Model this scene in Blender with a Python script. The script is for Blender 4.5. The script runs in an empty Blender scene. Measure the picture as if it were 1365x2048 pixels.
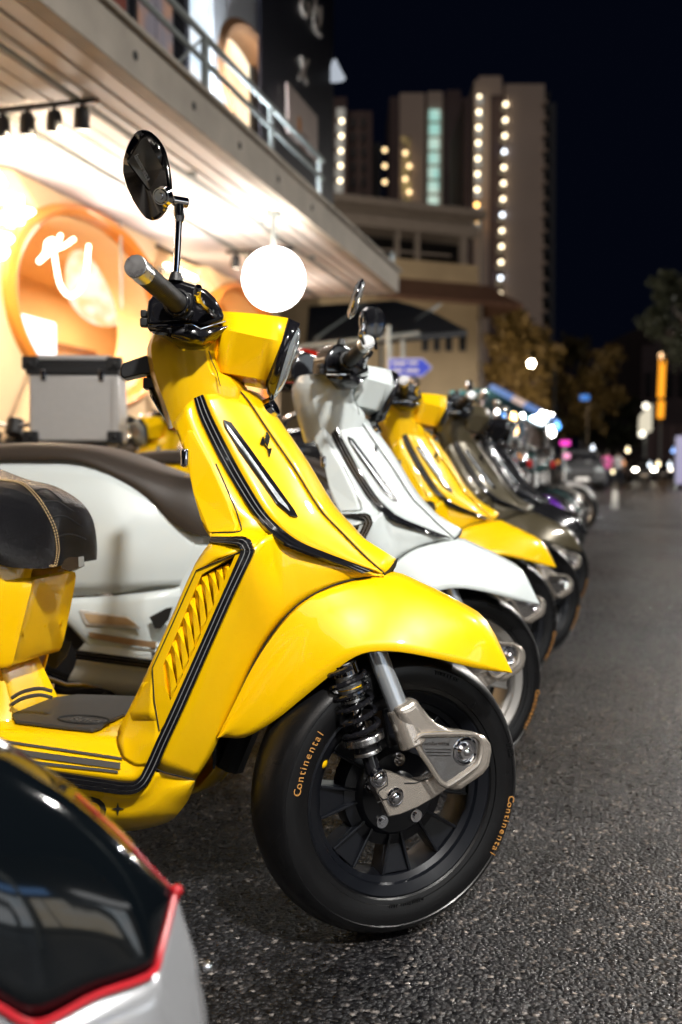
import bpy, bmesh, math, random
import numpy as np
from mathutils import Vector, Matrix
from mathutils.bvhtree import BVHTree
rnd = random.Random(7)
sc = bpy.context.scene
COL = sc.collection
R = math.radians
# ------------------------------------------------------------------ camera, world, key lights, exposure
FPX = 1991.0; PITCH = R(2.42); CAM = np.array([0, 0, .79])
cd = bpy.data.cameras.new('camera'); co = bpy.data.objects.new('camera', cd); COL.objects.link(co)
co.location = CAM; co.rotation_euler = (math.pi/2 - PITCH, 0, 0)
cd.sensor_fit = 'VERTICAL'; cd.sensor_height = 36; cd.lens = 35.0; cd.clip_start = .05; cd.clip_end = 900
cd.dof.use_dof = True; cd.dof.focus_distance = 1.62; cd.dof.aperture_fstop = 3.0
sc.camera = co
sc.view_settings.view_transform = 'Standard'; sc.view_settings.look = 'None'
sc.view_settings.exposure = 0.0; sc.view_settings.gamma = 1
sc.view_settings.use_curve_mapping = False
sc.cycles.use_denoising = True; sc.cycles.max_bounces = 7; sc.cycles.sample_clamp_indirect = 6
sc.cycles.caustics_reflective = False; sc.cycles.caustics_refractive = False
wd = bpy.data.worlds.new('World'); sc.world = wd; wd.use_nodes = True
wn = wd.node_tree
bg = wn.nodes['Background']; bg.inputs[0].default_value = (.07, .115, .32, 1); bg.inputs[1].default_value = .014
sl = bpy.data.lights.new('sun', 'SUN'); sl.energy = .38; sl.angle = R(30); sl.color = (1, .9, .82)
so = bpy.data.objects.new('sun', sl); COL.objects.link(so)
so.rotation_euler = (R(52), R(8), R(-18))
LAMP_W = 790

# ------------------------------------------------------------------ frames: pixels of the photograph -> places
FW = np.array([0, math.cos(PITCH), -math.sin(PITCH)]); UP = np.array([0, math.sin(PITCH), math.cos(PITCH)])
def ray(x, y): return np.array([1, 0, 0])*(x-682.5)/FPX + UP*(1024-y)/FPX + FW
class Frame:
    def __init__(s, o, deg):
        s.o = np.array(o, float); s.deg = deg; a = R(deg)
        s.f = np.array([math.cos(a), math.sin(a), 0]); s.l = np.array([-math.sin(a), math.cos(a), 0])
    def loc(s, p): q = np.array(p, float) - s.o; return np.array((q@s.f, q@s.l, q[2]))
    def P(s, x, y, v):                       # the place at side offset v that the photo shows at (x, y)
        r = ray(x, y); return s.loc(CAM + r*((v-(CAM-s.o)@s.l)/(r@s.l)))
    def H(s, x, y, w):                       # same, at height w
        r = ray(x, y); return s.loc(CAM + r*((w+s.o[2]-CAM[2])/r[2]))
    def world(s, q): return s.o + s.f*q[0] + s.l*q[1] + np.array([0, 0, q[2]])
    def mat(s): return Matrix.Translation(s.o) @ Matrix.Rotation(R(s.deg), 4, 'Z')
def at(x, y, d): r = ray(x, y); return tuple(CAM + r*(d/r[1]))
B = Frame((.083, 1.72, 0), -15.5)           # body of the nearest yellow scooter
Wf = Frame((.083, 1.72, .238), 26)          # its steered front wheel
Hf = Frame(B.o + B.f*-.3, 6)               # its steered headset
S = Frame((0, 0, 0), 74.6)                  # the street: forward along the row, left to the shops
# ------------------------------------------------------------------ materials
MATS = {}
def node_mat(name):
    m = bpy.data.materials.new(name); m.use_nodes = True; MATS[name] = m
    return m, m.node_tree, m.node_tree.nodes['Principled BSDF']
def mat(name, col, rough=.5, metal=0, coat=0, emit=0, ecol=None, noise=0, nscale=30, bump=0, bscale=200, spec=.5, rvar=0):
    if name in MATS: return MATS[name]
    m, t, b = node_mat(name)
    b.inputs['Base Color'].default_value = (*col, 1); b.inputs['Roughness'].default_value = rough
    b.inputs['Metallic'].default_value = metal; b.inputs['Coat Weight'].default_value = coat
    b.inputs['Coat Roughness'].default_value = .025; b.inputs['Specular IOR Level'].default_value = spec
    if emit:
        b.inputs['Emission Color'].default_value = (*(ecol or col), 1); b.inputs['Emission Strength'].default_value = emit
    if noise or bump or rvar:
        tc = t.nodes.new('ShaderNodeTexCoord')
    if noise or rvar:
        n = t.nodes.new('ShaderNodeTexNoise'); n.inputs['Scale'].default_value = nscale; n.inputs['Detail'].default_value = 5
        t.links.new(tc.outputs['Object'], n.inputs['Vector'])
    if noise:
        mx = t.nodes.new('ShaderNodeMix'); mx.data_type = 'RGBA'
        mx.inputs[6].default_value = (*[max(0, c*(1-noise)) for c in col], 1); mx.inputs[7].default_value = (*[min(1, c*(1+noise)) for c in col], 1)
        t.links.new(n.outputs[0], mx.inputs[0]); t.links.new(mx.outputs[2], b.inputs['Base Color'])
    if rvar:
        mr = t.nodes.new('ShaderNodeMapRange'); mr.inputs[1].default_value = .3; mr.inputs[2].default_value = .7
        mr.inputs[3].default_value = max(0, rough-rvar); mr.inputs[4].default_value = rough+rvar
        t.links.new(n.outputs[0], mr.inputs[0]); t.links.new(mr.outputs[0], b.inputs['Roughness'])
    if bump:
        n2 = t.nodes.new('ShaderNodeTexNoise'); n2.inputs['Scale'].default_value = bscale; n2.inputs['Detail'].default_value = 4
        t.links.new(tc.outputs['Object'], n2.inputs['Vector'])
        bp = t.nodes.new('ShaderNodeBump'); bp.inputs['Strength'].default_value = bump; bp.inputs['Distance'].default_value = .002
        t.links.new(n2.outputs[0], bp.inputs['Height']); t.links.new(bp.outputs[0], b.inputs['Normal'])
    return m
YEL = mat('yellow paint', (.96, .565, .0008), .34, 0, .7, rvar=.08, nscale=14, spec=.35)
WHT = mat('white paint', (.66, .72, .72), .3, 0, .8)
OLV = mat('olive paint', (.09, .075, .045), .28, .3, .8)
BLK = mat('black paint', (.012, .012, .014), .22, 0, .8)
GLOSS = mat('gloss black plastic', (.008, .008, .01), .12, 0, .5)
PLAS = mat('matt black plastic', (.008, .008, .009), .42, bump=.2, bscale=900)
RIMM = mat('satin black alloy', (.006, .007, .01), .3, .2, .15)
DARK = mat('dark recess', (.006, .006, .006), .7)
CHR = mat('chrome', (.72, .72, .74), .07, 1)
DCHR = mat('smoked chrome', (.22, .2, .18), .09, 1)
STEEL = mat('brushed steel', (.6, .6, .6), .3, 1, rvar=.08, nscale=60)
FORK = mat('silver fork enamel', (.7, .63, .55), .27, .8, .3, bump=.1, bscale=700)
TUBE = mat('grey fork tube', (.6, .64, .68), .26, .7)
MATM = mat('rubber floor mat', (.035, .032, .03), .6, bump=.3, bscale=500)
STRIP = mat('grey rubber strip', (.06, .055, .05), .5)
LENS = mat('smoked light lens', (.42, .45, .47), .3, .2, .4, noise=.6, nscale=90)
GLASS = mat('headlight glass', (.55, .62, .66), .06, .6, .6)
GOLD = mat('gold lettering', (.62, .3, .08), .45, .3, noise=.5, nscale=300)
THREAD = mat('tan stitching', (.5, .34, .16), .7)
REDP = mat('red stripe paint', (.36, .003, .01), .3, 0, .6)
SILV = mat('silver paint', (.42, .43, .45), .25, .6, .6)
AMBER = mat('amber lens', (.8, .25, .02), .2, 0, .5)
REDL = mat('red lens', (.5, .01, .01), .2, 0, .5)
WHTT = mat('white print', (.75, .75, .75), .5)
def leather():
    m, t, b = node_mat('black leather'); b.inputs['Base Color'].default_value = (.006, .006, .0075, 1); b.inputs['Roughness'].default_value = .27
    tc = t.nodes.new('ShaderNodeTexCoord'); v = t.nodes.new('ShaderNodeTexVoronoi'); v.inputs['Scale'].default_value = 700
    n = t.nodes.new('ShaderNodeTexNoise'); n.inputs['Scale'].default_value = 16; n.inputs['Detail'].default_value = 10; n.inputs['Distortion'].default_value = 2.5; b.inputs['Specular IOR Level'].default_value = .22
    a = t.nodes.new('ShaderNodeMath'); a.operation = 'ADD'
    bp = t.nodes.new('ShaderNodeBump'); bp.inputs['Strength'].default_value = .5; bp.inputs['Distance'].default_value = .004
    t.links.new(tc.outputs['Object'], v.inputs['Vector']); t.links.new(tc.outputs['Object'], n.inputs['Vector'])
    t.links.new(v.outputs[0], a.inputs[0]); t.links.new(n.outputs[0], a.inputs[1])
    t.links.new(a.outputs[0], bp.inputs['Height']); t.links.new(bp.outputs[0], b.inputs['Normal'])
    return m
LEA = leather()
def tyre_mat():
    m, t, b = node_mat('tyre rubber'); b.inputs['Base Color'].default_value = (.0045, .0045, .005, 1); b.inputs['Roughness'].default_value = .5; b.inputs['Specular IOR Level'].default_value = .4
    N = t.nodes.new; L = t.links.new
    tc = N('ShaderNodeTexCoord'); sp = N('ShaderNodeSeparateXYZ'); L(tc.outputs['Object'], sp.inputs[0])
    def mth(op, a, b2=None):
        k = N('ShaderNodeMath'); k.operation = op
        for i, q in enumerate((a, b2)):
            if q is None: continue
            if isinstance(q, (int, float)): k.inputs[i].default_value = q
            else: L(q, k.inputs[i])
        return k.outputs[0]
    an = mth('ARCTAN2', sp.outputs[2], sp.outputs[0])
    ya = mth('ABSOLUTE', sp.outputs[1])
    ph = mth('ADD', mth('MULTIPLY', an, 22), mth('MULTIPLY', ya, 95))
    g = mth('GREATER_THAN', mth('SINE', ph), .86)
    rr = mth('SQRT', mth('ADD', mth('POWER', sp.outputs[0], 2), mth('POWER', sp.outputs[2], 2)))
    inn = mth('GREATER_THAN', rr, .213)
    groove = mth('MULTIPLY', g, inn)
    rib = mth('MULTIPLY', mth('SINE', mth('MULTIPLY', rr, 1300)), .02)
    n = N('ShaderNodeTexNoise'); n.inputs['Scale'].default_value = 400; L(tc.outputs['Object'], n.inputs['Vector'])
    h = mth('SUBTRACT', mth('MULTIPLY', n.outputs[0], .02), groove)
    bp = N('ShaderNodeBump'); bp.inputs['Strength'].default_value = 1; bp.inputs['Distance'].default_value = .009
    L(h, bp.inputs['Height']); L(bp.outputs[0], b.inputs['Normal'])
    n3 = N('ShaderNodeTexNoise'); n3.inputs['Scale'].default_value = 18; L(tc.outputs['Object'], n3.inputs['Vector'])
    mr = N('ShaderNodeMapRange'); mr.inputs[3].default_value = .2; mr.inputs[4].default_value = .44; L(n3.outputs[0], mr.inputs[0]); L(mr.outputs[0], b.inputs['Roughness'])
    return m
TYRE = tyre_mat()
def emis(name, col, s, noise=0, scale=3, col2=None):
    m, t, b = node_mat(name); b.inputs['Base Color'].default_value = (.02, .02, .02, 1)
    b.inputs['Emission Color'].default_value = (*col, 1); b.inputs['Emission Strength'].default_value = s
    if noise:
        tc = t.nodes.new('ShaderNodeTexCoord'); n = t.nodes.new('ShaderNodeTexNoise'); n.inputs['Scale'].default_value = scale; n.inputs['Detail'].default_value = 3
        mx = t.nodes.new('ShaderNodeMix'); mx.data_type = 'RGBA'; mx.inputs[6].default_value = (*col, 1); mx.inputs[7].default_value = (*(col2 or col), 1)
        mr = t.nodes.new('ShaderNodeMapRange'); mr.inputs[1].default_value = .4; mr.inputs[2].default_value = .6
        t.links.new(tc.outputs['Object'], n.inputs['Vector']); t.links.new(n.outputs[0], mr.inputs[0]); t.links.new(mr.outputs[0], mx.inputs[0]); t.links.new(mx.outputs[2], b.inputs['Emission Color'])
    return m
def asphalt():
    m, t, b = node_mat('asphalt'); N = t.nodes.new; L = t.links.new
    tc = N('ShaderNodeTexCoord')
    def vor(s, f='F1'):
        v = N('ShaderNodeTexVoronoi'); v.inputs['Scale'].default_value = s; v.feature = f; L(tc.outputs['Object'], v.inputs['Vector']); return v
    def noi(s, d=5):
        n = N('ShaderNodeTexNoise'); n.inputs['Scale'].default_value = s; n.inputs['Detail'].default_value = d; L(tc.outputs['Object'], n.inputs['Vector']); return n
    def rng(src, a, b_, c, d):
        r = N('ShaderNodeMapRange'); r.inputs[1].default_value = a; r.inputs[2].default_value = b_; r.inputs[3].default_value = c; r.inputs[4].default_value = d; L(src, r.inputs[0]); return r.outputs[0]
    def mul(c0, c1):
        x = N('ShaderNodeMix'); x.data_type = 'RGBA'; x.blend_type = 'MULTIPLY'; x.inputs[0].default_value = 1; L(c0, x.inputs[6]); L(c1, x.inputs[7]); return x.outputs[2]
    v1 = vor(128); v2 = vor(300); n1 = noi(.8); n2 = noi(45); n3 = noi(5.5, 8)
    sp = N('ShaderNodeSeparateColor'); L(v1.outputs['Color'], sp.inputs[0])
    cr = N('ShaderNodeValToRGB'); e = cr.color_ramp.elements
    e[0].position = 0; e[0].color = (.006, .006, .007, 1); e[1].position = 1; e[1].color = (.3, .26, .21, 1)
    for p, c in ((.45, (.014, .0135, .014, 1)), (.72, (.028, .0265, .026, 1)), (.92, (.06, .054, .048, 1))):
        q = e.new(p); q.color = c
    L(sp.outputs[0], cr.inputs[0])
    # tar between the stones, worn patches, oily darker stains
    gap = rng(v1.outputs['Distance'], .25, .62, 1.0, .35)
    col = mul(mul(mul(cr.outputs[0], rng(n1.outputs[0], .3, .7, .55, 1.35)), rng(n3.outputs[0], .34, .6, .5, 1.2)), gap)
    n4 = noi(.45, 2); tr = N('ShaderNodeValToRGB'); te = tr.color_ramp.elements
    te[0].position = .35; te[0].color = (.86, .93, 1.12, 1); te[1].position = .65; te[1].color = (1.2, 1.0, .84, 1); L(n4.outputs[0], tr.inputs[0])
    col = mul(col, tr.outputs[0]); L(col, b.inputs['Base Color'])
    a1 = N('ShaderNodeMath'); a1.operation = 'MULTIPLY_ADD'; a1.inputs[1].default_value = -1.0; L(v1.outputs['Distance'], a1.inputs[0])
    a2 = N('ShaderNodeMath'); a2.operation = 'MULTIPLY_ADD'; a2.inputs[1].default_value = -.3; L(v2.outputs['Distance'], a2.inputs[0]); L(n2.outputs[0], a2.inputs[2]); L(a2.outputs[0], a1.inputs[2])
    bp = N('ShaderNodeBump'); bp.inputs['Strength'].default_value = .85; bp.inputs['Distance'].default_value = .005
    L(a1.outputs[0], bp.inputs['Height']); L(bp.outputs[0], b.inputs['Normal'])
    ro = N('ShaderNodeMath'); ro.operation = 'MULTIPLY_ADD'; ro.inputs[1].default_value = .45; L(sp.outputs[1], ro.inputs[0]); L(rng(n1.outputs[0], .3, .7, .06, .32), ro.inputs[2]); L(ro.outputs[0], b.inputs['Roughness']); b.inputs['Specular IOR Level'].default_value = .4
    return m
ASPH = asphalt()
# ------------------------------------------------------------------ mesh helpers
class MB:
    def __init__(s): s.v = []; s.f = []
    def add(s, vs, fs):
        k = len(s.v); s.v += [tuple(map(float, p)) for p in vs]; s.f += [tuple(i+k for i in f) for f in fs]; return s
    def box(s, c, d, rz=0):
        a = [(x*d[0]/2, y*d[1]/2, z*d[2]/2) for z in (-1, 1) for x, y in ((-1, -1), (1, -1), (1, 1), (-1, 1))]
        ca, sa = math.cos(rz), math.sin(rz)
        a = [(c[0]+x*ca-y*sa, c[1]+x*sa+y*ca, c[2]+z) for x, y, z in a]
        return s.add(a, [(3, 2, 1, 0), (4, 5, 6, 7), (0, 1, 5, 4), (1, 2, 6, 5), (2, 3, 7, 6), (3, 0, 4, 7)])
    def tube(s, path, r, n=10, cap=True, flat=None):
        path = [np.array(p, float) for p in path]; rs = r if isinstance(r, (list, tuple)) else [r]*len(path)
        vs = []; prev = None
        for i, p in enumerate(path):
            t = path[min(i+1, len(path)-1)] - path[max(i-1, 0)]; t = t/(np.linalg.norm(t)+1e-12)
            if prev is None:
                a = np.array([0, 0, 1.]) if abs(t[2]) < .9 else np.array([1., 0, 0])
            else: a = prev
            x = a - t*(a@t); x /= np.linalg.norm(x)+1e-12; prev = x; y = np.cross(t, x)
            for k in range(n):
                q = 2*math.pi*k/n; vs.append(p + rs[i]*(x*math.cos(q) + y*math.sin(q)*(flat or 1)))
        m = len(path); fs = [(i*n+k, i*n+(k+1) % n, (i+1)*n+(k+1) % n, (i+1)*n+k) for i in range(m-1) for k in range(n)]
        if cap: fs += [tuple(range(n-1, -1, -1)), tuple(range((m-1)*n, m*n))]
        return s.add(vs, fs)
    def cyl(s, a, b, r, r2=None, n=16): return s.tube([a, b], [r, r if r2 is None else r2], n)
    def ball(s, c, r, n=12, m=8, sc3=(1, 1, 1)):
        vs = []; fs = []
        for i in range(m+1):
            th = math.pi*i/m
            for k in range(n):
                q = 2*math.pi*k/n; vs.append((c[0]+r*sc3[0]*math.sin(th)*math.cos(q), c[1]+r*sc3[1]*math.sin(th)*math.sin(q), c[2]+r*sc3[2]*math.cos(th)))
        fs = [(i*n+k, (i+1)*n+k, (i+1)*n+(k+1) % n, i*n+(k+1) % n) for i in range(m) for k in range(n)]
        return s.add(vs, fs)
    def lathe(s, prof, n=64, c=(0, 0, 0)):    # about the sideways axis: prof = (radius, side offset)
        m = len(prof); vs = [(c[0]+r*math.cos(2*math.pi*k/n), c[1]+y, c[2]+r*math.sin(2*math.pi*k/n)) for r, y in prof for k in range(n)]
        return s.add(vs, [(i*n+k, i*n+(k+1) % n, (i+1)*n+(k+1) % n, (i+1)*n+k) for i in range(m-1) for k in range(n)])
    def prism(s, poly, d):                    # polygon of 3-D points swept by vector d
        n = len(poly); a = [np.array(p, float) for p in poly]; d = np.array(d, float)
        return s.add(a + [p+d for p in a], [tuple(range(n)), tuple(range(2*n-1, n-1, -1))] + [(i, (i+1) % n + 0, n+(i+1) % n, n+i) for i in range(n)])
    def loft(s, rings, closed=True, cap=True):
        n = len(rings[0]); vs = [p for r in rings for p in r]; m = len(rings)
        fs = [(i*n+k, i*n+(k+1) % n, (i+1)*n+(k+1) % n, (i+1)*n+k) for i in range(m-1) for k in range(n if closed else n-1)]
        if cap and closed: fs += [tuple(range(n-1, -1, -1)), tuple(range((m-1)*n, m*n))]
        return s.add(vs, fs)
    def mirror(s):
        k = len(s.v); s.v += [(x, -y, z) for x, y, z in s.v]; s.f += [tuple(i+k for i in reversed(f)) for f in s.f]; return s
    def flipped(s):
        q = MB(); q.v = [(x, -y, z) for x, y, z in s.v]; q.f = [tuple(reversed(f)) for f in s.f]; return q
def crom(pts, n):
    pts = [np.array(p, float) for p in pts]
    if n <= 1: return pts
    out = []
    for i in range(len(pts)-1):
        p0, p1, p2, p3 = pts[max(i-1, 0)], pts[i], pts[i+1], pts[min(i+2, len(pts)-1)]
        if i == 0: p0 = 2*p1-p2
        if i == len(pts)-2: p3 = 2*p2-p1
        for k in range(n):
            t = k/n; out.append(.5*((2*p1)+(p2-p0)*t+(2*p0-5*p1+4*p2-p3)*t*t+(3*p1-p0-3*p2+p3)*t**3))
    out.append(pts[-1]); return out
def grid(rows, nu=4, nv=3, out=(0, -1, 0)):
    rows = [crom(r, nv) for r in rows]
    cols = [crom([r[j] for r in rows], nu) for j in range(len(rows[0]))]
    m = len(cols[0]); n = len(cols); vs = [cols[j][i] for i in range(m) for j in range(n)]
    fs = [(i*n+j, i*n+j+1, (i+1)*n+j+1, (i+1)*n+j) for i in range(m-1) for j in range(n-1)]
    nn = np.zeros(3)
    for f in fs: nn += np.cross(vs[f[2]]-vs[f[0]], vs[f[3]]-vs[f[1]])
    if nn @ np.array(out) < 0: fs = [tuple(reversed(f)) for f in fs]
    return MB().add(vs, fs)
def put(name, mb, m, parent=None, xf=None, smooth=True, sharp=32, solid=0, bevel=0, weld=True, fix=False, seg=2):
    me = bpy.data.meshes.new(name); me.from_pydata(mb.v, [], mb.f)
    if weld or fix:
        bm = bmesh.new(); bm.from_mesh(me)
        if weld: bmesh.ops.remove_doubles(bm, verts=bm.verts, dist=1e-5)
        if fix: bmesh.ops.recalc_face_normals(bm, faces=bm.faces)
        bm.to_mesh(me); bm.free()
    me.materials.append(m)
    if smooth:
        me.shade_smooth()
        if sharp: me.set_sharp_from_angle(angle=R(sharp))
    o = bpy.data.objects.new(name, me); COL.objects.link(o)
    if parent: o.parent = parent
    if xf is not None: o.matrix_local = xf
    if solid:
        q = o.modifiers.new('thickness', 'SOLIDIFY'); q.thickness = abs(solid); q.offset = -1 if solid > 0 else 1
    if bevel:
        q = o.modifiers.new('edge', 'BEVEL'); q.width = bevel; q.segments = seg; q.limit_method = 'ANGLE'; q.angle_limit = R(35)
        q.harden_normals = False
    return o
def empty(name, frame=None, loc=(0, 0, 0)):
    o = bpy.data.objects.new(name, None); COL.objects.link(o); o.empty_display_size = .1
    if frame: o.matrix_world = frame.mat()
    else: o.location = loc
    return o
def tag(o, label, cat, group=None):
    o['label'] = label; o['category'] = cat
    if group: o['group'] = group
    return o
def struct(o): o['kind'] = 'structure'; return o
def kids(o): return [c for c in bpy.data.objects if c.parent == o]
def build_index():
    d = {}
    for o in COL.objects:
        if o.parent: d.setdefault(o.parent, []).append(o)
    return d
def copy_tree(o, swap=None, skip=(), idx=None, parent=None):
    idx = idx or build_index()
    c = o.copy(); COL.objects.link(c)
    if parent: c.parent = parent
    if swap and c.type == 'MESH':
        for s in c.material_slots:
            if s.material in swap:
                nm = swap[s.material]; s.link = 'OBJECT'; s.material = nm
    for k in idx.get(o, []):
        if k.name.split('.')[0] in skip: continue
        copy_tree(k, swap, skip, idx, c)
    return c
def relm(f, base=B):                        # matrix of frame f inside frame base
    return base.mat().inverted() @ f.mat()
def text_mb(txt, size=1, depth=.02, align='LEFT', bold=0):
    cu = bpy.data.curves.new('t', 'FONT'); cu.body = txt; cu.size = size; cu.extrude = depth; cu.align_x = align; cu.resolution_u = 3; cu.offset = bold
    ob = bpy.data.objects.new('t', cu); me = bpy.data.meshes.new_from_object(ob)
    q = MB(); q.v = [tuple(v.co) for v in me.vertices]; q.f = [tuple(p.vertices) for p in me.polygons]
    bpy.data.objects.remove(ob); bpy.data.curves.remove(cu); bpy.data.meshes.remove(me)
    return q
def on_axes(mb, o, ex, ey, ez=None):
    o, ex, ey = (np.array(a, float) for a in (o, ex, ey))
    if ez is None: ez = np.cross(ex, ey); ez = ez/np.linalg.norm(ez)*np.linalg.norm(ey)
    ez = np.array(ez, float); q = MB(); q.v = [tuple(o+ex*x+ey*y+ez*z) for x, y, z in mb.v]; q.f = mb.f; return q
class Hit:                                   # where a line of sight meets a panel (for emblems, seams, print)
    def __init__(s, fr, *mbs):
        vs = []; fs = []
        for m in mbs: k = len(vs); vs += m.v; fs += [tuple(i+k for i in f) for f in m.f]
        s.t = BVHTree.FromPolygons(vs, fs); s.fr = fr; s.o = Vector(fr.loc(CAM))
    def __call__(s, x, y, off=.001):
        p = np.array(s.fr.P(x, y, -.1)); d = (Vector(p)-s.o).normalized()
        h = s.t.ray_cast(s.o, d)
        if h[0] is None:
            h = s.t.find_nearest(Vector(p)); n = h[1]
        else: n = h[1]
        if n.dot(d) > 0: n = -n
        return np.array(h[0]+n*off)
def seam(hit, pts, r=.0012, n=4, off=.0002):
    return MB().tube([hit(x, y, off) for x, y in pts2(pts, n)], r, 6)
def pts2(pts, n):
    return [(q[0], q[1]) for q in crom([(x, y, 0) for x, y in pts], n)]
# ------------------------------------------------------------------ the scooter (built once, in the nearest one's frame)
bp = B.P
def ribbed(pL, pR, n=6, h=.004):
    L = crom(pL, n); Q = crom(pR, n)
    prof = [(0, -.002), (.02, h*.8), (.06, h), (.26, h), (.31, .2*h), (.36, h), (.64, h), (.69, .2*h), (.74, h), (.94, h), (.98, h*.8), (1, -.002)]
    rows = []
    for i in range(len(L)):
        a = Q[i]-L[i]; t = L[min(i+1, len(L)-1)]-L[max(i-1, 0)]
        nn = np.cross(a, t); nn /= np.linalg.norm(nn)+1e-12
        if nn[1] > 0: nn = -nn
        rows.append([L[i]+a*s+nn*hh for s, hh in prof])
    return grid(rows, 1, 1)
def pix(pts): return [bp(*p) for p in pts]
def build_scooter():
    t = empty('scooter', B)
    def both(name, mb, m, parent=t, **k):
        o = put(name, mb, m, parent, **k); put(name, mb.flipped(), m, parent, **k); return o
    # ---- front fender
    bot = [(440,1474),(490,1475),(550,1441),(600,1401),(660,1351),(700,1319),(740,1303),(800,1303),(880,1318),(960,1338),(1025,1346)]
    bv = [-.13,-.14,-.145,-.145,-.142,-.138,-.132,-.118,-.092,-.05,0]
    top = [(441,1472),(474,1400),(508,1328),(549,1264),(598,1209),(660,1174),(768,1153),(835,1177),(905,1210),(968,1249),(1024,1342)]
    tv = [-.13,-.128,-.125,-.12,-.108,-.085,-.036,-.034,-.03,-.022,0]
    rows = []
    for i in range(11):
        b = np.array(bp(*bot[i], bv[i])); a = np.array(bp(*top[i], tv[i]))
        m = (a*.45+b*.55); m[1] -= (.010 if i < 6 else .007) if i < 10 else 0
        m2 = a*.8+b*.2; m2[1] -= (.009 if i < 6 else .008) if i < 10 else 0
        c = a.copy(); c[1] = 0
        if i >= 6: c[2] += .006*(10-i)/4
        rows.append([b, m, m2, a, c])
    fen = grid(rows, 3, 3, (0, -1, .3)); put('front_fender', fen.mirror(), YEL, t, solid=.004, sharp=40)
    # ---- lower front of the leg shield
    up_ = [(766,1152,-.034),(745,1145,-.045),(680,1124,-.075),(610,1098,-.1),(554,1066,-.125),(509,1098,-.184),(470,1186,-.184),(430,1271,-.183),(390,1357,-.18),(350,1446,-.175),(312,1537,-.166)]
    lo_ = [(768,1154,-.034),(742,1155,-.043),(690,1164,-.07),(640,1183,-.095),(592,1214,-.11),(547,1265,-.121),(508,1328,-.126),(475,1400,-.13),(442,1470,-.133),(420,1515,-.133),(391,1560,-.132)]
    rows = []
    for a, b in zip(up_, lo_):
        a = np.array(bp(*a)); b = np.array(bp(*b)); rows.append([a, a*.75+b*.25+[0, -.006, 0], a*.4+b*.6+[0.002, -.004, 0], b])
    lower = grid(rows, 3, 3); shield = put('leg_shield', lower.flipped().add(lower.v, lower.f), YEL, t, solid=.004, sharp=40)
    sm_ = MB().tube([q+[.0006, -.0028, .001] for q in crom(pix(lo_[:9]), 5)], .0013, 6); put('seam', sm_, DARK, shield); put('seam', sm_.flipped(), DARK, shield)
    hl = Hit(B, lower)
    # ---- upper front panel with light slit
    eR = [(408,790,-.098),(425,832,-.103),(460,902,-.108),(498,970,-.112),(541,1035,-.118),(592,1082,-.1),(660,1112,-.072),(748,1142,-.044)]
    eS = [(481,784,-.045),(500,807,-.045),(540,867,-.045),(590,940,-.044),(640,1019,-.042),(685,1067,-.04),(725,1108,-.037),(767,1146,-.034)]
    rows = []
    for a, b in zip(eR, eS):
        a = np.array(bp(*a)); b = np.array(bp(*b)); rows.append([a, a*.66+b*.34+[.004, -.003, 0], a*.3+b*.7+[.004, -.002, 0], b])
    upper = grid(rows, 3, 3); hu = Hit(B, upper)
    both('front_panel', upper, YEL, solid=.004, sharp=40)
    # ---- central horn cover
    sil = [(505,780),(531,801),(560,838),(604,904),(648,983),(690,1036),(728,1073),(795,1116)]
    rows = []
    for k, (b, s) in enumerate(zip(eS, sil)):
        b = np.array(bp(*b)); c = np.array(bp(*s, .012)); c[1] = 0
        m = b*.5+c*.5+[.004, -.004, .0]; rows.append([b, b*.97+c*.03+[.004, 0, .002], m, c])
    horn = grid(rows, 3, 3, (1, -.3, 0)); put('horn_cover', MB().add(horn.v, horn.f).mirror(), YEL, t, sharp=40, solid=.003)
    nose = [bp(767,1146,-.034), bp(795,1116,.0), bp(790,1133,0), bp(763,1156,-.034)]
    nm = MB().add(nose, [(0, 1, 2, 3)]).mirror(); put('nose_cap', nm, DARK, t, solid=.002, smooth=False, fix=True)
    put('seam', MB().tube([p+[.0012, -.0022, .0006] for p in crom(pix(eS), 5)], .0012, 6), DARK, shield)
    bd = np.array(bp(543,816,0)); put('badge', MB().cyl(bd-[.006, 0, .003], bd+[.007, 0, .004], .02, .018, 20), CHR, t, bevel=.002)
    # light slit
    sl_ = [(446,841),(462,847),(500,899),(545,962),(588,1022),(595,1036),(580,1033),(553,1010),(522,965),(480,905),(449,855)]
    q = [hu(x, y, .0012) for x, y in sl_]; n = np.cross(q[3]-q[0], q[6]-q[0]); n /= np.linalg.norm(n); n = n if n[1] < 0 else -n
    fr_ = put('front_light', MB().prism(q, n*.003), GLOSS, t, fix=True, smooth=False, bevel=.001)
    cxy = np.mean(np.array(sl_), axis=0)
    q2 = [hu(cxy[0]+(x-cxy[0])*.9, cxy[1]+(y-cxy[1])*.93+2, .0045) for x, y in sl_]
    q2 = [p + (0 if i not in (1, 2, 3, 4) else 0) for i, p in enumerate(q2)]
    inner = [hu(x, y, .0046) for x, y in [(452,850),(462,862),(498,912),(538,968),(572,1014),(578,1025),(556,1006),(526,964),(484,902),(455,860)]]
    put('light_lens', MB().prism(inner, n*.0012), LENS, fr_, fix=True, smooth=False)
    g = MB().prism(q, n*.003).flipped(); f2 = put('front_light', g, GLOSS, t, fix=True, smooth=False, bevel=.001)
    put('light_lens', MB().prism(inner, n*.0012).flipped(), LENS, f2, fix=True, smooth=False)
    # emblem: a tall slanted X with three raised figures
    c0 = hu(537, 905, .001)
    def emb(pts): return MB().prism([hu(480+x*.0879, 830+y*.0879, .0006) for x, y in pts], n*.003)
    em = emb([(500,510),(530,520),(560,690),(640,790),(700,770),(712,800),(665,965),(650,960),(615,800),(540,700),(470,690),(458,665)])
    em2 = emb([(590,415),(612,420),(668,520),(664,580),(625,730),(570,640),(553,590)])
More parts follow.
